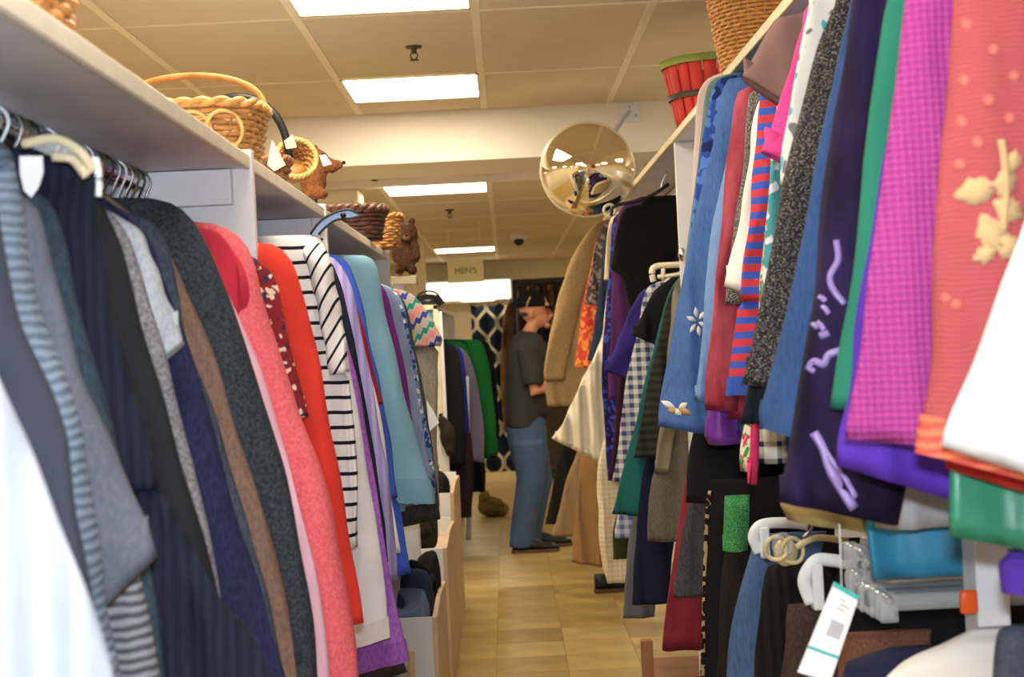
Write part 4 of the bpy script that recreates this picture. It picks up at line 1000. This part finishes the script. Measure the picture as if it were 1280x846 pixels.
# ------------------------------------------------------------------ plush toys (one continuous fuzzy body each)
def blob(name, vfs, mat, parent=None, voxel=.008, loc=None, smooth_it=4, disp=0):
    o = mobj(name, merge(*vfs), mat, parent, loc=loc)
    r = o.modifiers.new('remesh', 'REMESH'); r.mode = 'VOXEL'; r.voxel_size = voxel; r.use_smooth_shade = True
    s = o.modifiers.new('smooth', 'SMOOTH'); s.iterations = smooth_it; s.factor = .5
    if disp:
        tx = bpy.data.textures.new('fur', 'CLOUDS'); tx.noise_scale = .012
        d = o.modifiers.new('fur', 'DISPLACE'); d.texture = tx; d.strength = disp; d.mid_level = .5
    return o
FURB = K((168, 104, 56), 'fuzzy', (120, 70, 36)); FURD = K((62, 40, 30), 'fuzzy', (112, 76, 54))
def toy_dog():
    b = P(398, 232, 3.75); b.z = LZ + .003
    t = empty('plush_toy', b, 'small brown plush animal with pointed snout and white tag', 'plush toy')
    h = P(396, 200, 3.75)
    S = lambda dx, dz, dy=0: h + Vector((dx, dy, dz))
    blob('body', [ellipsoid(S(-.012, -.05), .034, .035, .05), ellipsoid(S(0, 0), .030, .03, .028), tube([S(.01, -.008), S(.04, -.018), S(.064, -.012)], [.024, .018, .011], 10),
                  ellipsoid(S(-.026, .026), .014, .01, .022), ellipsoid(S(-.005, .024, .01), .012, .01, .018), ellipsoid(S(-.02, -.09, -.03), .018, .03, .014), ellipsoid(S(.012, -.09, -.03), .016, .03, .014)], FURB, t, .006, disp=.006)
    mobj('nose', ellipsoid(S(.068, -.010, -.002), .005, .005, .005), M_BLACK, t)
    mobj('eye', ellipsoid(S(.018, .01, -.028), .004, .004, .004), M_BLACK, t)
    q = [P(x, y, 3.69) for x, y in ((399, 194), (407, 193), (415, 205), (404, 208))]
    mobj('price_tag', quad_slab(*q), M_PAPER, t, smooth=False)
toy_dog()
def teddy():
    Y = 5.85
    f = P(506, 345, Y)
    t = empty('teddy_bear', f, 'dark brown teddy bear sitting on tall white post', 'teddy bear')
    S = lambda px, py, dy=0: P(px, py, Y + dy)
    blob('body', [ellipsoid(S(507, 320), .043, .05, .065), ellipsoid(S(508, 292, -.01), .048, .045, .043), ellipsoid(S(515, 276), .016, .012, .017), ellipsoid(S(497, 281, .02), .014, .012, .016),
                  ellipsoid(S(508, 296, -.05), .02, .02, .016), ellipsoid(S(494, 316, -.02), .016, .02, .04), ellipsoid(S(521, 315, -.02), .014, .02, .045), ellipsoid(S(499, 337, -.06), .02, .045, .02), ellipsoid(S(515, 337, -.06), .02, .045, .02)], FURD, t, .008, disp=.012)
    mobj('muzzle', ellipsoid(S(508, 297, -.065), .016, .012, .012), K((150, 112, 84), 'fuzzy', (120, 86, 62)), t)
    mobj('nose', ellipsoid(S(508, 294, -.078), .006, .005, .005), M_BLACK, t)
    for x in (502, 514): mobj('eye', ellipsoid(S(x, 288, -.05), .005, .005, .005), M_BLACK, t)
    # the post it sits on
    z = f.z - .005
    u = empty('display_post', (f.x, Y, 0), 'narrow white display post with square cap under teddy bear', 'display post')
    mobj('cap', box(f.x - .08, f.x + .05, Y - .11, Y + .07, z - .03, z, .003), M_EDGE, u, smooth=False)
    mobj('neck', box(f.x - .045, f.x + .0, Y - .05, Y + .03, z - .12, z - .03, .003), M_WHITE, u, smooth=False)
    mobj('shaft', box(f.x - .06, f.x + .01, Y - .05, Y + .03, 0, z - .12, .003), M_WHITE, u, smooth=False)
teddy()

# ------------------------------------------------------------------ convex mirror, sprinklers, camera, sign
def mirror():
    c = P(735, 212, 6.85); R = .218
    t = empty('convex_mirror', c, 'round convex security mirror bracketed to the ceiling beam', 'mirror')
    ax = Vector((-.02, -1, -.10)).normalized(); sx = ax.cross(Vector((0, 0, 1))).normalized(); sz = sx.cross(ax)
    prof = [(math.sin(a) / math.sin(1.25) * R, (math.cos(a) - math.cos(1.25)) / math.sin(1.25) * R) for a in [1.25 * i / 28 for i in range(29)]]
    rings = [[c + sx * (max(r, .0005) * math.cos(2 * PI * j / 72)) + sz * (max(r, .0005) * math.sin(2 * PI * j / 72)) + ax * (d - .06) for j in range(72)] for r, d in prof]
    mm = NT('mirror_dome'); mm.col(lin((236, 228, 210))); mm.b.inputs['Metallic'].default_value = 1; mm.b.inputs['Roughness'].default_value = .02
    mobj('dome', loft(rings, True, False), mm.m, t)
    rr = [c + sx * (R * 1.0 * math.cos(2 * PI * j / 72)) + sz * (R * math.sin(2 * PI * j / 72)) - ax * .06 for j in range(72)]
    mobj('rim', tube(rr, .006, 8, closed=True), plain('mirror_rim', (214, 200, 170), .3, .6, bump=0), t)
    bk = [[c + sx * (r * math.cos(2 * PI * j / 48)) + sz * (r * math.sin(2 * PI * j / 48)) - ax * d for j in range(48)] for r, d in ((R, .061), (R * .6, .075), (.02, .08))]
    mobj('back', loft(bk, False, True), M_BLACK, t)
    pl = P(787, 140, YB - .012)
    mobj('bracket_plate', box(pl.x - .05, pl.x + .05, YB - .012, YB, pl.z - .05, pl.z + .05, .004), M_WHITEP, t, smooth=False)
    for dx, dz in ((-.03, -.02), (.03, -.02), (0, .025)):
        mobj('screw', ellipsoid((pl.x + dx, YB - .014, pl.z + dz), .006, .003, .006), M_CHROME, t)
    mobj('arm', tube(catmull([Vector((pl.x, YB - .012, pl.z)), P(780, 148, 7.1), P(770, 162, 6.98), c - ax * .08], 6), .011, 8), plain('bracket_arm', (190, 206, 222), .3, .3, bump=0), t)
mirror()
def sprinkler(px, py, z, label):
    c = PZ(px, py, z)
    t = empty('fire_sprinkler', c, label, 'sprinkler')
    br = plain('bronze', (92, 78, 62), .4, .7, bump=0)
    prof = [(.032, 0), (.032, -.006), (.012, -.010), (.010, -.028)]
    mobj('escutcheon', loft([[c + Vector((r * math.cos(2 * PI * j / 20), r * math.sin(2 * PI * j / 20), d)) for j in range(20)] for r, d in prof]), br, t)
    for s in (-1, 1): mobj('yoke', tube(catmull([c + Vector((s * .010, 0, -.025)), c + Vector((s * .014, 0, -.038)), c + Vector((s * .003, 0, -.052))], 4), .003, 6), br, t)
    mobj('deflector', loft([[c + Vector((r * math.cos(2 * PI * j / 20), r * math.sin(2 * PI * j / 20), d)) for j in range(20)] for r, d in ((.018, -.052), (.018, -.055))]), br, t)
sprinkler(517, 58, ZC1, 'bronze fire sprinkler between the two nearer light panels')
sprinkler(562, 262, ZC2, 'bronze fire sprinkler on the lower ceiling past the beam')
c = PZ(648, 292, ZC2)
t = empty('security_camera', c, 'small white dome security camera with dark lens', 'security camera')
mobj('mount', loft([[c + Vector((r * math.cos(2 * PI * j / 20), r * math.sin(2 * PI * j / 20), d)) for j in range(20)] for r, d in ((.07, 0), (.07, -.04), (.05, -.06))]), M_WHITEP, t)
mobj('dome_lens', ellipsoid(c + Vector((0, -.02, -.06)), .045, .045, .045), M_BLACK, t)
def sign():
    Y = 11.0
    a, b = P(559, 324, Y), P(605, 352, Y)
    t = empty('hanging_sign', ((a.x + b.x) / 2, Y, b.z), 'cream hanging sign reading MEN\'S below the ceiling', 'sign')
    mobj('board', box(a.x, b.x, Y - .004, Y + .004, b.z, a.z, .002), plain('cream_sign', (226, 216, 160), .5, bump=0), t, smooth=False)
    cu = bpy.data.curves.new('lettering', 'FONT'); cu.body = "MEN'S"; cu.size = .062; cu.align_x = 'CENTER'; cu.align_y = 'CENTER'; cu.extrude = .001
    o = bpy.data.objects.new('lettering_tmp', cu); C.objects.link(o)
    dg = bpy.context.evaluated_depsgraph_get(); me = bpy.data.meshes.new_from_object(o.evaluated_get(dg))
    bpy.data.objects.remove(o)
    for v in me.vertices: v.co *= 1.0
    me.materials.clear(); me.materials.append(plain('dark_ink', (104, 98, 72), .6, bump=0))
    l = bpy.data.objects.new('lettering', me); C.objects.link(l); l.parent = t
    l.rotation_euler = (PI / 2, 0, 0); l.location = (0, -.006, (a.z - b.z) * .48)
    for x in (a.x + .015, b.x - .015):
        mobj('cord', tube([(x, Y, a.z), (x, Y, ZC2)], .002, 5), M_WHITEP, t)
sign()

# ------------------------------------------------------------------ low bins at the foot of the left rack
M_BIN = plain('grey_white_bin', (206, 212, 220), .5, var=.08, nscale=4); M_PLY = plain('birch_ply', (206, 178, 146), .55, var=.2, nscale=9)
def bin_unit(label, ya, yb, ztop, xr=-.28, xl=-.80, front=M_BIN):
    t = empty('storage_bin', ((xl + xr) / 2, (ya + yb) / 2, 0), label, 'storage bin')
    mobj('front_panel', box(xl, xr - .016, ya, ya + .016, 0.012, ztop, .002), front, t, smooth=False)
    # side with a scooped top edge
    n = 14; rings = []
    for i in range(n + 1):
        u = i / n; y = ya + (yb - ya) * u
        z = ztop + .018 * math.sin(PI * u) ** 2
        rings.append([Vector((xr - .016, y, 0)), Vector((xr, y, 0)), Vector((xr, y, z)), Vector((xr - .016, y, z))])
    mobj('side_panel', loft(rings), M_PLY, t, smooth=False)
    mobj('side_panel', box(xl, xl + .016, ya + .016, yb, 0, ztop, .002), M_PLY, t, smooth=False)
    mobj('back_panel', box(xl, xr - .016, yb - .016, yb, 0, ztop + .02, .002), front, t, smooth=False)
    mobj('bottom', box(xl, xr - .016, ya, yb, 0, .012), M_PLY, t, smooth=False)
    mobj('shelf', box(xl + .016, xr - .016, ya + .016, yb - .016, ztop - .07, ztop - .055), M_PLY, t, smooth=False)
    return t
ba = bin_unit('grey fronted bin with scooped plywood side holding jeans', 5.02, 5.76, .47, xl=-.425)
mobj('label_strip', box(-.385, -.36, 5.005, 5.02, 0.05, .36, .002), M_PLY, ba, smooth=False)
bin_unit('whitish bin with plywood rim behind the jeans bin', 5.99, 6.88, .565, front=M_WHITE)
bin_unit('low white bin at the far end of the row of bins', 6.92, 7.8, .69, front=M_WHITE)
def folded(name, label, c, w, d, h, mat, cat='clothes', bumps=1.0, group=None):
    n, mseg = 16, 12
    rings = []
    ph = random.uniform(0, 6)
    for i in range(n + 1):
        u = i / n; r = []
        s = (1 - abs(2 * u - 1) ** 5) ** .5 if 0 < u < 1 else .05
        for j in range(mseg * 2):
            th = 2 * PI * j / (mseg * 2); cs, sn = math.cos(th), math.sin(th)
            x = w / 2 * math.copysign(abs(cs) ** .5, cs) * (.9 + .1 * s)
            z = h / 2 * math.copysign(abs(sn) ** .6, sn) * s * (1 + .3 * bumps * math.sin(7 * u + 3 * cs + ph) * (sn > 0))
            r.append(Vector((c[0] + x + .01 * math.sin(9 * u + ph), c[1] + d * (u - .5), c[2] + h / 2 + z)))
        rings.append(r)
    o = mobj(name, loft(rings), mat, None, loc=(c[0], c[1], c[2])); return tag(o, label, cat, group)
folded('folded_jeans', 'rumpled dark blue jeans heaped in the grey bin', (-.36, 5.27, .417), .11, .36, .15, K((44, 60, 96), 'denim', (30, 40, 66)), bumps=1.6)
folded('folded_jeans', 'faded light blue jeans heaped in the grey bin', (-.365, 5.13, .417), .10, .16, .11, K((110, 132, 160), 'denim', (80, 100, 130)), bumps=1.8)
folded('folded_trousers', 'black trousers slumped over the side of grey bin', (-.35, 5.55, .417), .10, .34, .16, K((26, 27, 32)), bumps=1.6)
folded('folded_shirt', 'bright cobalt blue shirt in the white bin', (-.50, 6.12, .51), .16, .2, .18, K((30, 62, 168)))
folded('folded_shirt', 'olive camouflage shirt in the white bin', (-.40, 6.3, .51), .12, .25, .2, K((64, 62, 40), 'floral', (40, 40, 28), .05, .4))
folded('folded_shirt', 'black sweatshirt on the far white bin', (-.42, 7.1, .637), .22, .3, .13, K((34, 32, 34)))
folded('folded_shirt', 'purple shirt on the far white bin', (-.46, 7.1, .765), .2, .2, .06, K((84, 40, 110)))

# ------------------------------------------------------------------ second rack on the left, by the man
def rack2():
    X0, X1, ya, yb, zt = -.80, -.385, 9.12, 11.4, 1.60
    t = empty('clothes_shelving', (-.6, 10.2, 0), 'grey white shelving unit with green jacket on its rod', 'shelving')
    mobj('end_panel', box(X0, X1, ya, ya + .02, 0, zt, .002), M_WHITE, t, smooth=False)
    mobj('end_panel', box(X0, X1, yb - .02, yb, 0, zt, .002), M_WHITE, t, smooth=False)
    mobj('divider_panel', box(X0, X1 - .01, 10.0, 10.02, zt - .24, zt, .002), M_WHITE, t, smooth=False)
    mobj('shelf_board', box(X0, X1, ya, yb, zt - .02, zt, .002), M_WHITE, t, smooth=False)
    mobj('back_panel', box(X0 - .02, X0, ya, yb, 0, zt), M_WHITE, t, smooth=False)
    mobj('shelf_board', box(X0, X1 - .02, ya, yb, .1, .12, .002), M_WHITE, t, smooth=False)
    mobj('hanging_rod', tube([(-.58, ya, 1.46), (-.58, yb, 1.46)], .012, 8), M_CHROME, t)
    # poster in a frame on the end panel
    a, b = P(520, 382, 9.1), P(554, 522, 9.1)
    f = empty('poster_frame', (b.x, 9.1, b.z), 'cream framed teal poster on the end of the grey shelving', 'poster')
    w = .03
    mobj('frame', merge(box(a.x, b.x, 9.085, 9.115, a.z - w, a.z, .003), box(a.x, b.x, 9.085, 9.115, b.z, b.z + w, .003), box(a.x, a.x + w, 9.085, 9.115, b.z, a.z, .003), box(b.x - w, b.x, 9.085, 9.115, b.z, a.z, .003)), M_EDGE, f, smooth=False)
    mobj('print', box(a.x + w, b.x - w, 9.1, 9.112, b.z + w, a.z - w), plain('teal_poster', (62, 150, 176), .5, var=.5, nscale=14), f, smooth=False)
    mobj('price_card', box(b.x - .06, b.x - .02, 9.075, 9.083, a.z - .5, a.z - .38), plain('blue_card', (40, 128, 180), .5), f, smooth=False)
    # bag on top
    c = P(538, 381, 9.22)
    g = empty('handbag', (c.x - .02, 9.3, zt), 'black leather handbag lying on the grey shelving', 'handbag')
    rings = []
    for i in range(13):
        u = i / 12; s = max(.05, math.sin(PI * u)) ** .5
        rings.append([Vector((c.x - .02 + .10 * math.cos(th) * s, 9.3 + .22 * (u - .5), zt + .048 + .046 * math.sin(th) * s * (1 + .15 * math.sin(5 * u)))) for th in [2 * PI * j / 24 for j in range(24)]])
    mobj('body', loft(rings), plain('black_leather', (30, 32, 38), .35, var=.3, nscale=30), g)
    mobj('strap', tube(catmull([(c.x - .10, 9.2, zt + .03), (c.x - .06, 9.19, zt + .10), (c.x + .03, 9.19, zt + .105), (c.x + .09, 9.2, zt + .03)], 6), .007, 8), M_BLACK, g)
rack2()
kw = dict(rod_x=-.58, rod_z=1.46)
RODS['B'] = (-.58, 1.46, 1, -.79)
G('coat', 'black coat at the near end of the grey shelving', 'coat', 'B', 9.25, [(552, 428), (570, 434), (578, 470), (581, 530), (582, 578)], K((28, 26, 30)), **kw)
G('jacket', 'royal blue jacket strip beside the lilac grey jacket', 'jacket', 'B', 9.45, [(560, 430), (577, 440), (584, 490), (587, 540), (588, 574)], K((30, 44, 150)), **kw)
G('jacket', 'lilac grey jacket beside the green jacket', 'jacket', 'B', 9.65, [(570, 432), (586, 446), (597, 480), (604, 530), (605, 578)], K((112, 104, 132)), slant=-.2, **kw)
G('jacket', 'emerald green jacket hanging by the patterned curtain', 'jacket', 'B', 9.95, [(584, 424), (602, 428), (611, 455), (618, 510), (623, 572)], K((24, 116, 52)), sleeve=(.15, .97, .12), **kw)
G('jacket', 'black jacket behind the emerald green jacket', 'jacket', 'B', 10.2, [(595, 424), (612, 432), (619, 465), (623, 510), (624, 548)], K((24, 26, 30)), **kw)
G('trousers', 'dark aubergine trousers below the royal blue jacket', 'trousers', 'B', 9.3, [(588, 540), (592, 580), (591, 620), (590, 646)], K((36, 24, 30)), top='none', slant=0, inner=.16, **kw)
G('trousers', 'white trousers leg below the aubergine trousers', 'trousers', 'B', 9.5, [(586, 470), (590, 640), (589, 674)], K((206, 212, 220)), top='none', slant=0, inner=.035, rows=16, seg=28, **kw)
G('trousers', 'black trousers hanging low beside the mustard bag', 'trousers', 'B', 10.3, [(602, 540), (607, 590), (606, 614)], K((28, 28, 32)), top='none', slant=0, inner=.16, **kw)
# teal rumpled thing hanging at the far bin: dark fringed hat
c = P(560, 545, 9.06)
tag(blob('plush_hat', [ellipsoid(c, .05, .06, .09), ellipsoid(c + Vector((-.03, 0, .08)), .03, .04, .05), ellipsoid(c + Vector((.01, -.02, -.08)), .035, .04, .05)], K((58, 48, 40), 'fuzzy', (36, 30, 26)), voxel=.012, loc=c, disp=.012), 'dark fuzzy hat hanging at the end of the grey shelving', 'hat')
# mustard bag on the floor
c = PZ(618, 645, 0.0)
t = empty('floor_bag', c, 'slouched olive mustard bag on the floor by the rack', 'bag')
BAGM = K((112, 90, 30), 'plain')
blob('body', [ellipsoid(c + Vector((-.02, 0, .075)), .11, .14, .075), ellipsoid(c + Vector((.06, -.03, .055)), .06, .1, .05), ellipsoid(c + Vector((-.07, .02, .13)), .05, .1, .08)], BAGM, t, .012, disp=.02)
mobj('strap', tube(catmull([c + Vector((-.09, -.08, .14)), c + Vector((-.02, -.12, .16)), c + Vector((.06, -.11, .12)), c + Vector((.1, -.08, .05))], 6), .012, 8, .5), BAGM, t)

# ------------------------------------------------------------------ far end of the shop
def curtain():
    Y = 14.4
    a, b = P(588, 380, Y), P(650, 588, Y)
    t = empty('fitting_room_curtain', ((a.x + b.x) / 2, Y, b.z), 'navy curtain with white lattice pattern at fitting room', 'curtain')
    n = 60; rows_ = 10; V = []; Fc = []
    for i in range(rows_ + 1):
        v = i / rows_
        for j in range(n + 1):
            u = j / n; x = a.x + (b.x - a.x) * u
            V.append(Vector((x, Y + .03 * math.sin(u * 20) * (.4 + .6 * v), a.z + (b.z - a.z) * v - .03 * abs(math.sin(u * 9)) * (v == 0))))
    for i in range(rows_):
        for j in range(n):
            k = i * (n + 1) + j; Fc.append((k, k + 1, k + n + 2, k + n + 1))
    o = mobj('cloth', (V, Fc), K((34, 50, 74), 'lattice', (240, 234, 210), .20), t)
    s = o.modifiers.new('thickness', 'SOLIDIFY'); s.thickness = .006
    mobj('rod', tube([(a.x - .5, Y, a.z + .02), (b.x + .5, Y, a.z + .02)], .012, 8), M_CHROME, t)
    for k in range(6):
        x = a.x + (b.x - a.x) * (k + .5) / 6
        mobj('ring', tube([Vector((x, Y + .02 * math.cos(q), a.z + .015 + .025 * math.sin(q))) for q in [2 * PI * i / 14 for i in range(14)]], .004, 5, closed=True, up=Vector((1, 0, 0))), M_CHROME, t)
    for x in (a.x - .5, b.x + .5):
        mobj('post', box(x - .02, x + .02, Y - .02, Y + .02, 0, a.z + .05), M_WHITE, t, smooth=False)
curtain()
RODS['F'] = (0.15, 1.9, -1, .6)
G('coat', 'long brown and black fur trimmed coat beside lattice curtain', 'coat', 'F', 14.25, [(646, 374), (634, 380), (628, 410), (626, 460), (627, 510), (630, 538)], K((84, 62, 52), 'velvet', (140, 104, 84)), rod_x=P(640, 400, 14.25).x, rod_z=P(640, 366, 14.25).z, inner=.13, slant=0, far=2.0)
def men_rack():
    Y = 14.0
    a, b = P(640, 352, Y), P(705, 346, Y)
    t = empty('clothes_rack', ((a.x + b.x) / 2, Y, 0), 'dark framed clothes rack standing behind the man', 'clothes rack')
    x1 = b.x + .5
    mobj('top_rail', box(a.x, x1, Y - .02, Y + .02, a.z - .02, a.z + .02), M_BLACK, t, smooth=False)
    for x in (a.x + .02, x1 - .02): mobj('post', box(x - .02, x + .02, Y - .02, Y + .02, 0, a.z), M_BLACK, t, smooth=False)
    mobj('foot_rail', box(a.x, x1, Y - .02, Y + .02, .1, .14), M_BLACK, t, smooth=False)
    mobj('back_board', box(a.x, x1, Y + .3, Y + .32, 0, a.z + .02), plain('dark_board', (70, 56, 46), .7), t, smooth=False)
    cols = [(60, 44, 40), (90, 70, 60), (46, 44, 56), (120, 84, 60), (40, 34, 32), (110, 100, 96), (70, 30, 34), (52, 50, 62), (96, 72, 50)]
    for i in range(9):
        x = a.x + .06 + i * (x1 - a.x - .1) / 9
        c = K(cols[i]); h = 0.62 + .1 * ((i * 7) % 3)
        rings = []
        for k in range(12):
            v = k / 11; w = .02 + .018 * sstep(0, .3, v)
            dy = .06 + .16 * sstep(0, .15, v)
            rings.append([Vector((x + w * math.cos(th) + .004 * math.sin(9 * v), Y + .02 + dy * math.sin(th) * .9, a.z - .05 - h * v)) for th in [2 * PI * j / 20 for j in range(20)]])
        names = ['dark brown', 'taupe', 'slate', 'rust brown', 'black', 'grey', 'wine red', 'ink blue', 'camel']
        o = mobj('shirt', loft(rings), c, None, loc=(x, Y, a.z - .05 - h)); tag(o, names[i] + ' shirt hanging on the dark rack behind the man', 'shirt')
men_rack()
# lit valance on the back wall
va, vb = P(540, 357, 16.6), P(640, 372, 16.6)
t = empty('valance_light', ((va.x + vb.x) / 2, 16.6, vb.z), 'long bright fluorescent valance light on the back wall', 'light')
mobj('housing', box(va.x - .3, vb.x, 16.55, 17.0, vb.z - .02, va.z + .04, .004), M_WHITE, t, smooth=False)
mobj('diffuser', box(va.x - .28, vb.x - .02, 16.53, 16.56, vb.z, va.z + .02, .004), emit('valance_diffuser', (1, .9, .66), 2.2), t, smooth=False)
# white square column left of the aisle
pc = P(523, 340, 13.0)
struct('trim_4', box(pc.x - .12, pc.x + .06, 12.9, 13.1, 0, ZC2), M_WALL)

# ------------------------------------------------------------------ shoes and the man
def shoe(name, label, c, ang, L=.28, mat=None, parent=None, sole=None):
    """a low shoe, toe along +x before turning by ang; c is the heel on the floor"""
    ca, sa = math.cos(ang), math.sin(ang)
    def T(x, y, z): return Vector((c[0] + x * ca - y * sa, c[1] + x * sa + y * ca, c[2] + z))
    t = parent or empty(name, c, label, 'shoe')
    rings = []
    for i in range(14):
        u = i / 13; x = L * u
        w = .5 * L * (.26 + .12 * math.sin(PI * min(1, u * .9 + .12))) * (1 - .75 * sstep(.86, 1.02, u)) * (.6 + .4 * sstep(-.1, .1, u))
        h = (.085 - .04 * sstep(.3, .75, u)) * (1 - .45 * sstep(.85, 1, u))
        rings.append([T(x, w * math.cos(th), .018 + (h * .5) * (1 + math.sin(th))) for th in [2 * PI * j / 16 for j in range(16)]])
    a = mobj('upper', loft(rings), mat or plain('black_leather', (30, 32, 38), .35, var=.3, nscale=30), t)
    rs = []
    for i in range(14):
        u = i / 13; x = -.004 + (L + .012) * u
        w = .5 * L * (.29 + .12 * math.sin(PI * min(1, u * .9 + .12))) * (1 - .7 * sstep(.88, 1.02, u)) * (.6 + .4 * sstep(-.1, .1, u))
        rs.append([T(x, w, 0), T(x, w, .022), T(x, -w, .022), T(x, -w, 0)])
    mobj('sole', loft(rs), sole or plain('brown_sole', (92, 66, 44), .6), t, smooth=False)
    return t
c = PZ(744, 741, 0)
shoe('black_shoe', 'shiny black shoe on the floor under golden tan trousers', (c.x, c.y, 0), .1, .19)
c = PZ(700, 690, 0)
def man():
    Y = 9.72
    M = lambda px, py, dy=0: P(px, py, Y + dy)
    foot = P(668, 694, Y); foot.z = 0
    t = empty('person', foot, 'man in black cap dark grey tee and blue jeans browsing', 'person')
    def E(px, py, rx, ry, rz, dy=0): return ellipsoid(M(px, py, dy), rx, ry, rz, 20, 14)
    hx = .105
    def hand(w, d, side):
        # palm with four fingers and a thumb, reaching along d
        d = d.normalized(); s = Vector((0, 0, 1)); n = d.cross(s).normalized(); s = n.cross(d).normalized()
        out = [tube([w, w + d * .05, w + d * .09], [.026, .034, .03], 10, .5, up=n)]
        for k, L in enumerate((.066, .076, .072, .056)):
            b = w + d * .085 + s * (.026 - .0175 * k)
            out.append(tube([b - d * .02, b + d * L * .5 + n * .004 * side, b + d * L * .8 + n * .016 * side, b + d * L * .95 + n * .03 * side], [.0095, .009, .0085, .007], 8))
        b = w + d * .03 + s * .026
        out.append(tube([b - s * .012, b + s * .02 + d * .02, b + s * .03 + d * .05], [.012, .0105, .008], 8))
        return out
    shz = 438
    def arm(dy, el, wr):
        sh = M(662, shz, dy); e = M(el[0], el[1], dy * 1.12); w_ = M(wr[0], wr[1], dy * .8)
        return sh, e, w_
    armN = arm(-.19, (668, 490), (708, 470)); armF = arm(.19, (672, 486), (712, 452))
    body = [tube([M(656, 520), M(657, 490), M(660, 455), M(660, 428), M(662, 414), M(668, 402)], [.13, .14, .16, .15, .07, .058], 18, .66, up=Vector((1, 0, 0)))]
    # head: skull, jaw, nose, chin, ear
    body += [E(667, 384, .098, .075, .105), E(672, 397, .07, .058, .07), tube([M(686, 386), M(690, 394), M(687, 398)], [.012, .016, .012], 8), E(684, 407, .022, .024, .018), E(684, 400, .016, .026, .010), E(664, 392, .016, .012, .030, -.076), E(664, 392, .016, .012, .030, .076), E(684, 381, .016, .05, .012)]
    for sh, e, w_ in (armN, armF):
        body.append(tube([sh, sh.lerp(e, .5), e, e.lerp(w_, .4), w_], [.055, .05, .04, .042, .027], 12))
        body += hand(w_, (w_ - e), 1)
    for dy, kx in ((-.088, 0), (.088, 8)):
        body.append(tube([M(658, 525, dy), M(662 + kx, 600, dy), M(655 + kx, 640, dy), M(652 + kx, 686, dy)], [.07, .056, .052, .04], 14, up=Vector((1, 0, 0))))
    blob('body', body, M_SKIN, t, .0065, smooth_it=2)
    # clothes
    SH = K((66, 66, 62), 'heather', (52, 52, 48)); JN = K((74, 98, 136), 'denim', (52, 72, 106)); CP = K((20, 20, 24))
    tee = [tube([M(656, 534), M(656, 505), M(659, 470), M(660, 440), M(661, 424), M(663, 414)], [.178, .182, .20, .20, .155, .075], 22, .70, up=Vector((1, 0, 0))), E(678, 505, .07, .14, .10)]
    for sh, e, w_ in (armN, armF):
        tee.append(tube([sh + Vector((-.01, 0, .02)), sh.lerp(e, .4), sh.lerp(e, .82)], [.075, .074, .07], 14))
    blob('t_shirt', tee, SH, t, .010, smooth_it=5)
    jn = [tube([M(657, 520), M(659, 545), M(662, 580)], [.172, .180, .15], 20, .74, up=Vector((1, 0, 0)))]
    for dy, kx in ((-.095, 0), (.095, 9)):
        jn.append(tube([M(660 + kx * .3, 552, dy), M(664 + kx, 600, dy), M(657 + kx, 640, dy), M(653 + kx, 665, dy), M(653 + kx, 684, dy)], [.112, .096, .085, .082, .086], 18, up=Vector((1, 0, 0))))
    blob('jeans', jn, JN, t, .010, smooth_it=14)
    for dy, kx in ((-.10, 0), (.12, 18)):
        h = M(641 + kx, 692, dy); h.z = 0
        shoe('shoe', None, (h.x, Y + dy, 0), -.05, .30, parent=t)
    # cap
    hc = M(664, 381)
    rings = []
    for i in range(9):
        a = PI / 2 * i / 8
        rings.append([hc + Vector((.108 * math.cos(a) * math.cos(q) , .088 * math.cos(a) * math.sin(q), .112 * math.sin(a) - .012)) for q in [2 * PI * j / 28 for j in range(28)]])
    cap = mobj('cap', loft(rings, True, True), CP, t)
    br = [[hc + Vector((.085 + .105 * u, .072 * (1 - .5 * u ** 2) * s_, .0 - .02 * u - .02 * s_ * s_ + dz)) for s_, dz in ((-1, 0), (-.5, 0), (0, 0), (.5, 0), (1, 0), (1, -.006), (.5, -.006), (0, -.006), (-.5, -.006), (-1, -.006))] for u in (0, .35, .7, 1)]
    mobj('brim', loft(br), CP, cap)
    mobj('strap', tube(catmull([M(658, 384, -.082), M(660, 377, -.086), M(663, 371, -.084)], 5), .005, 6), K((190, 170, 120)), cap)
    mobj('hair', ellipsoid(M(659, 392, 0), .052, .062, .028), K((84, 74, 66), 'fuzzy', (60, 54, 48)), t)
    for dy in (-.03, .03): mobj('eye', ellipsoid(M(687, 384, dy), .008, .010, .007), plain('eye_dark', (50, 40, 34), .2), t)
man()
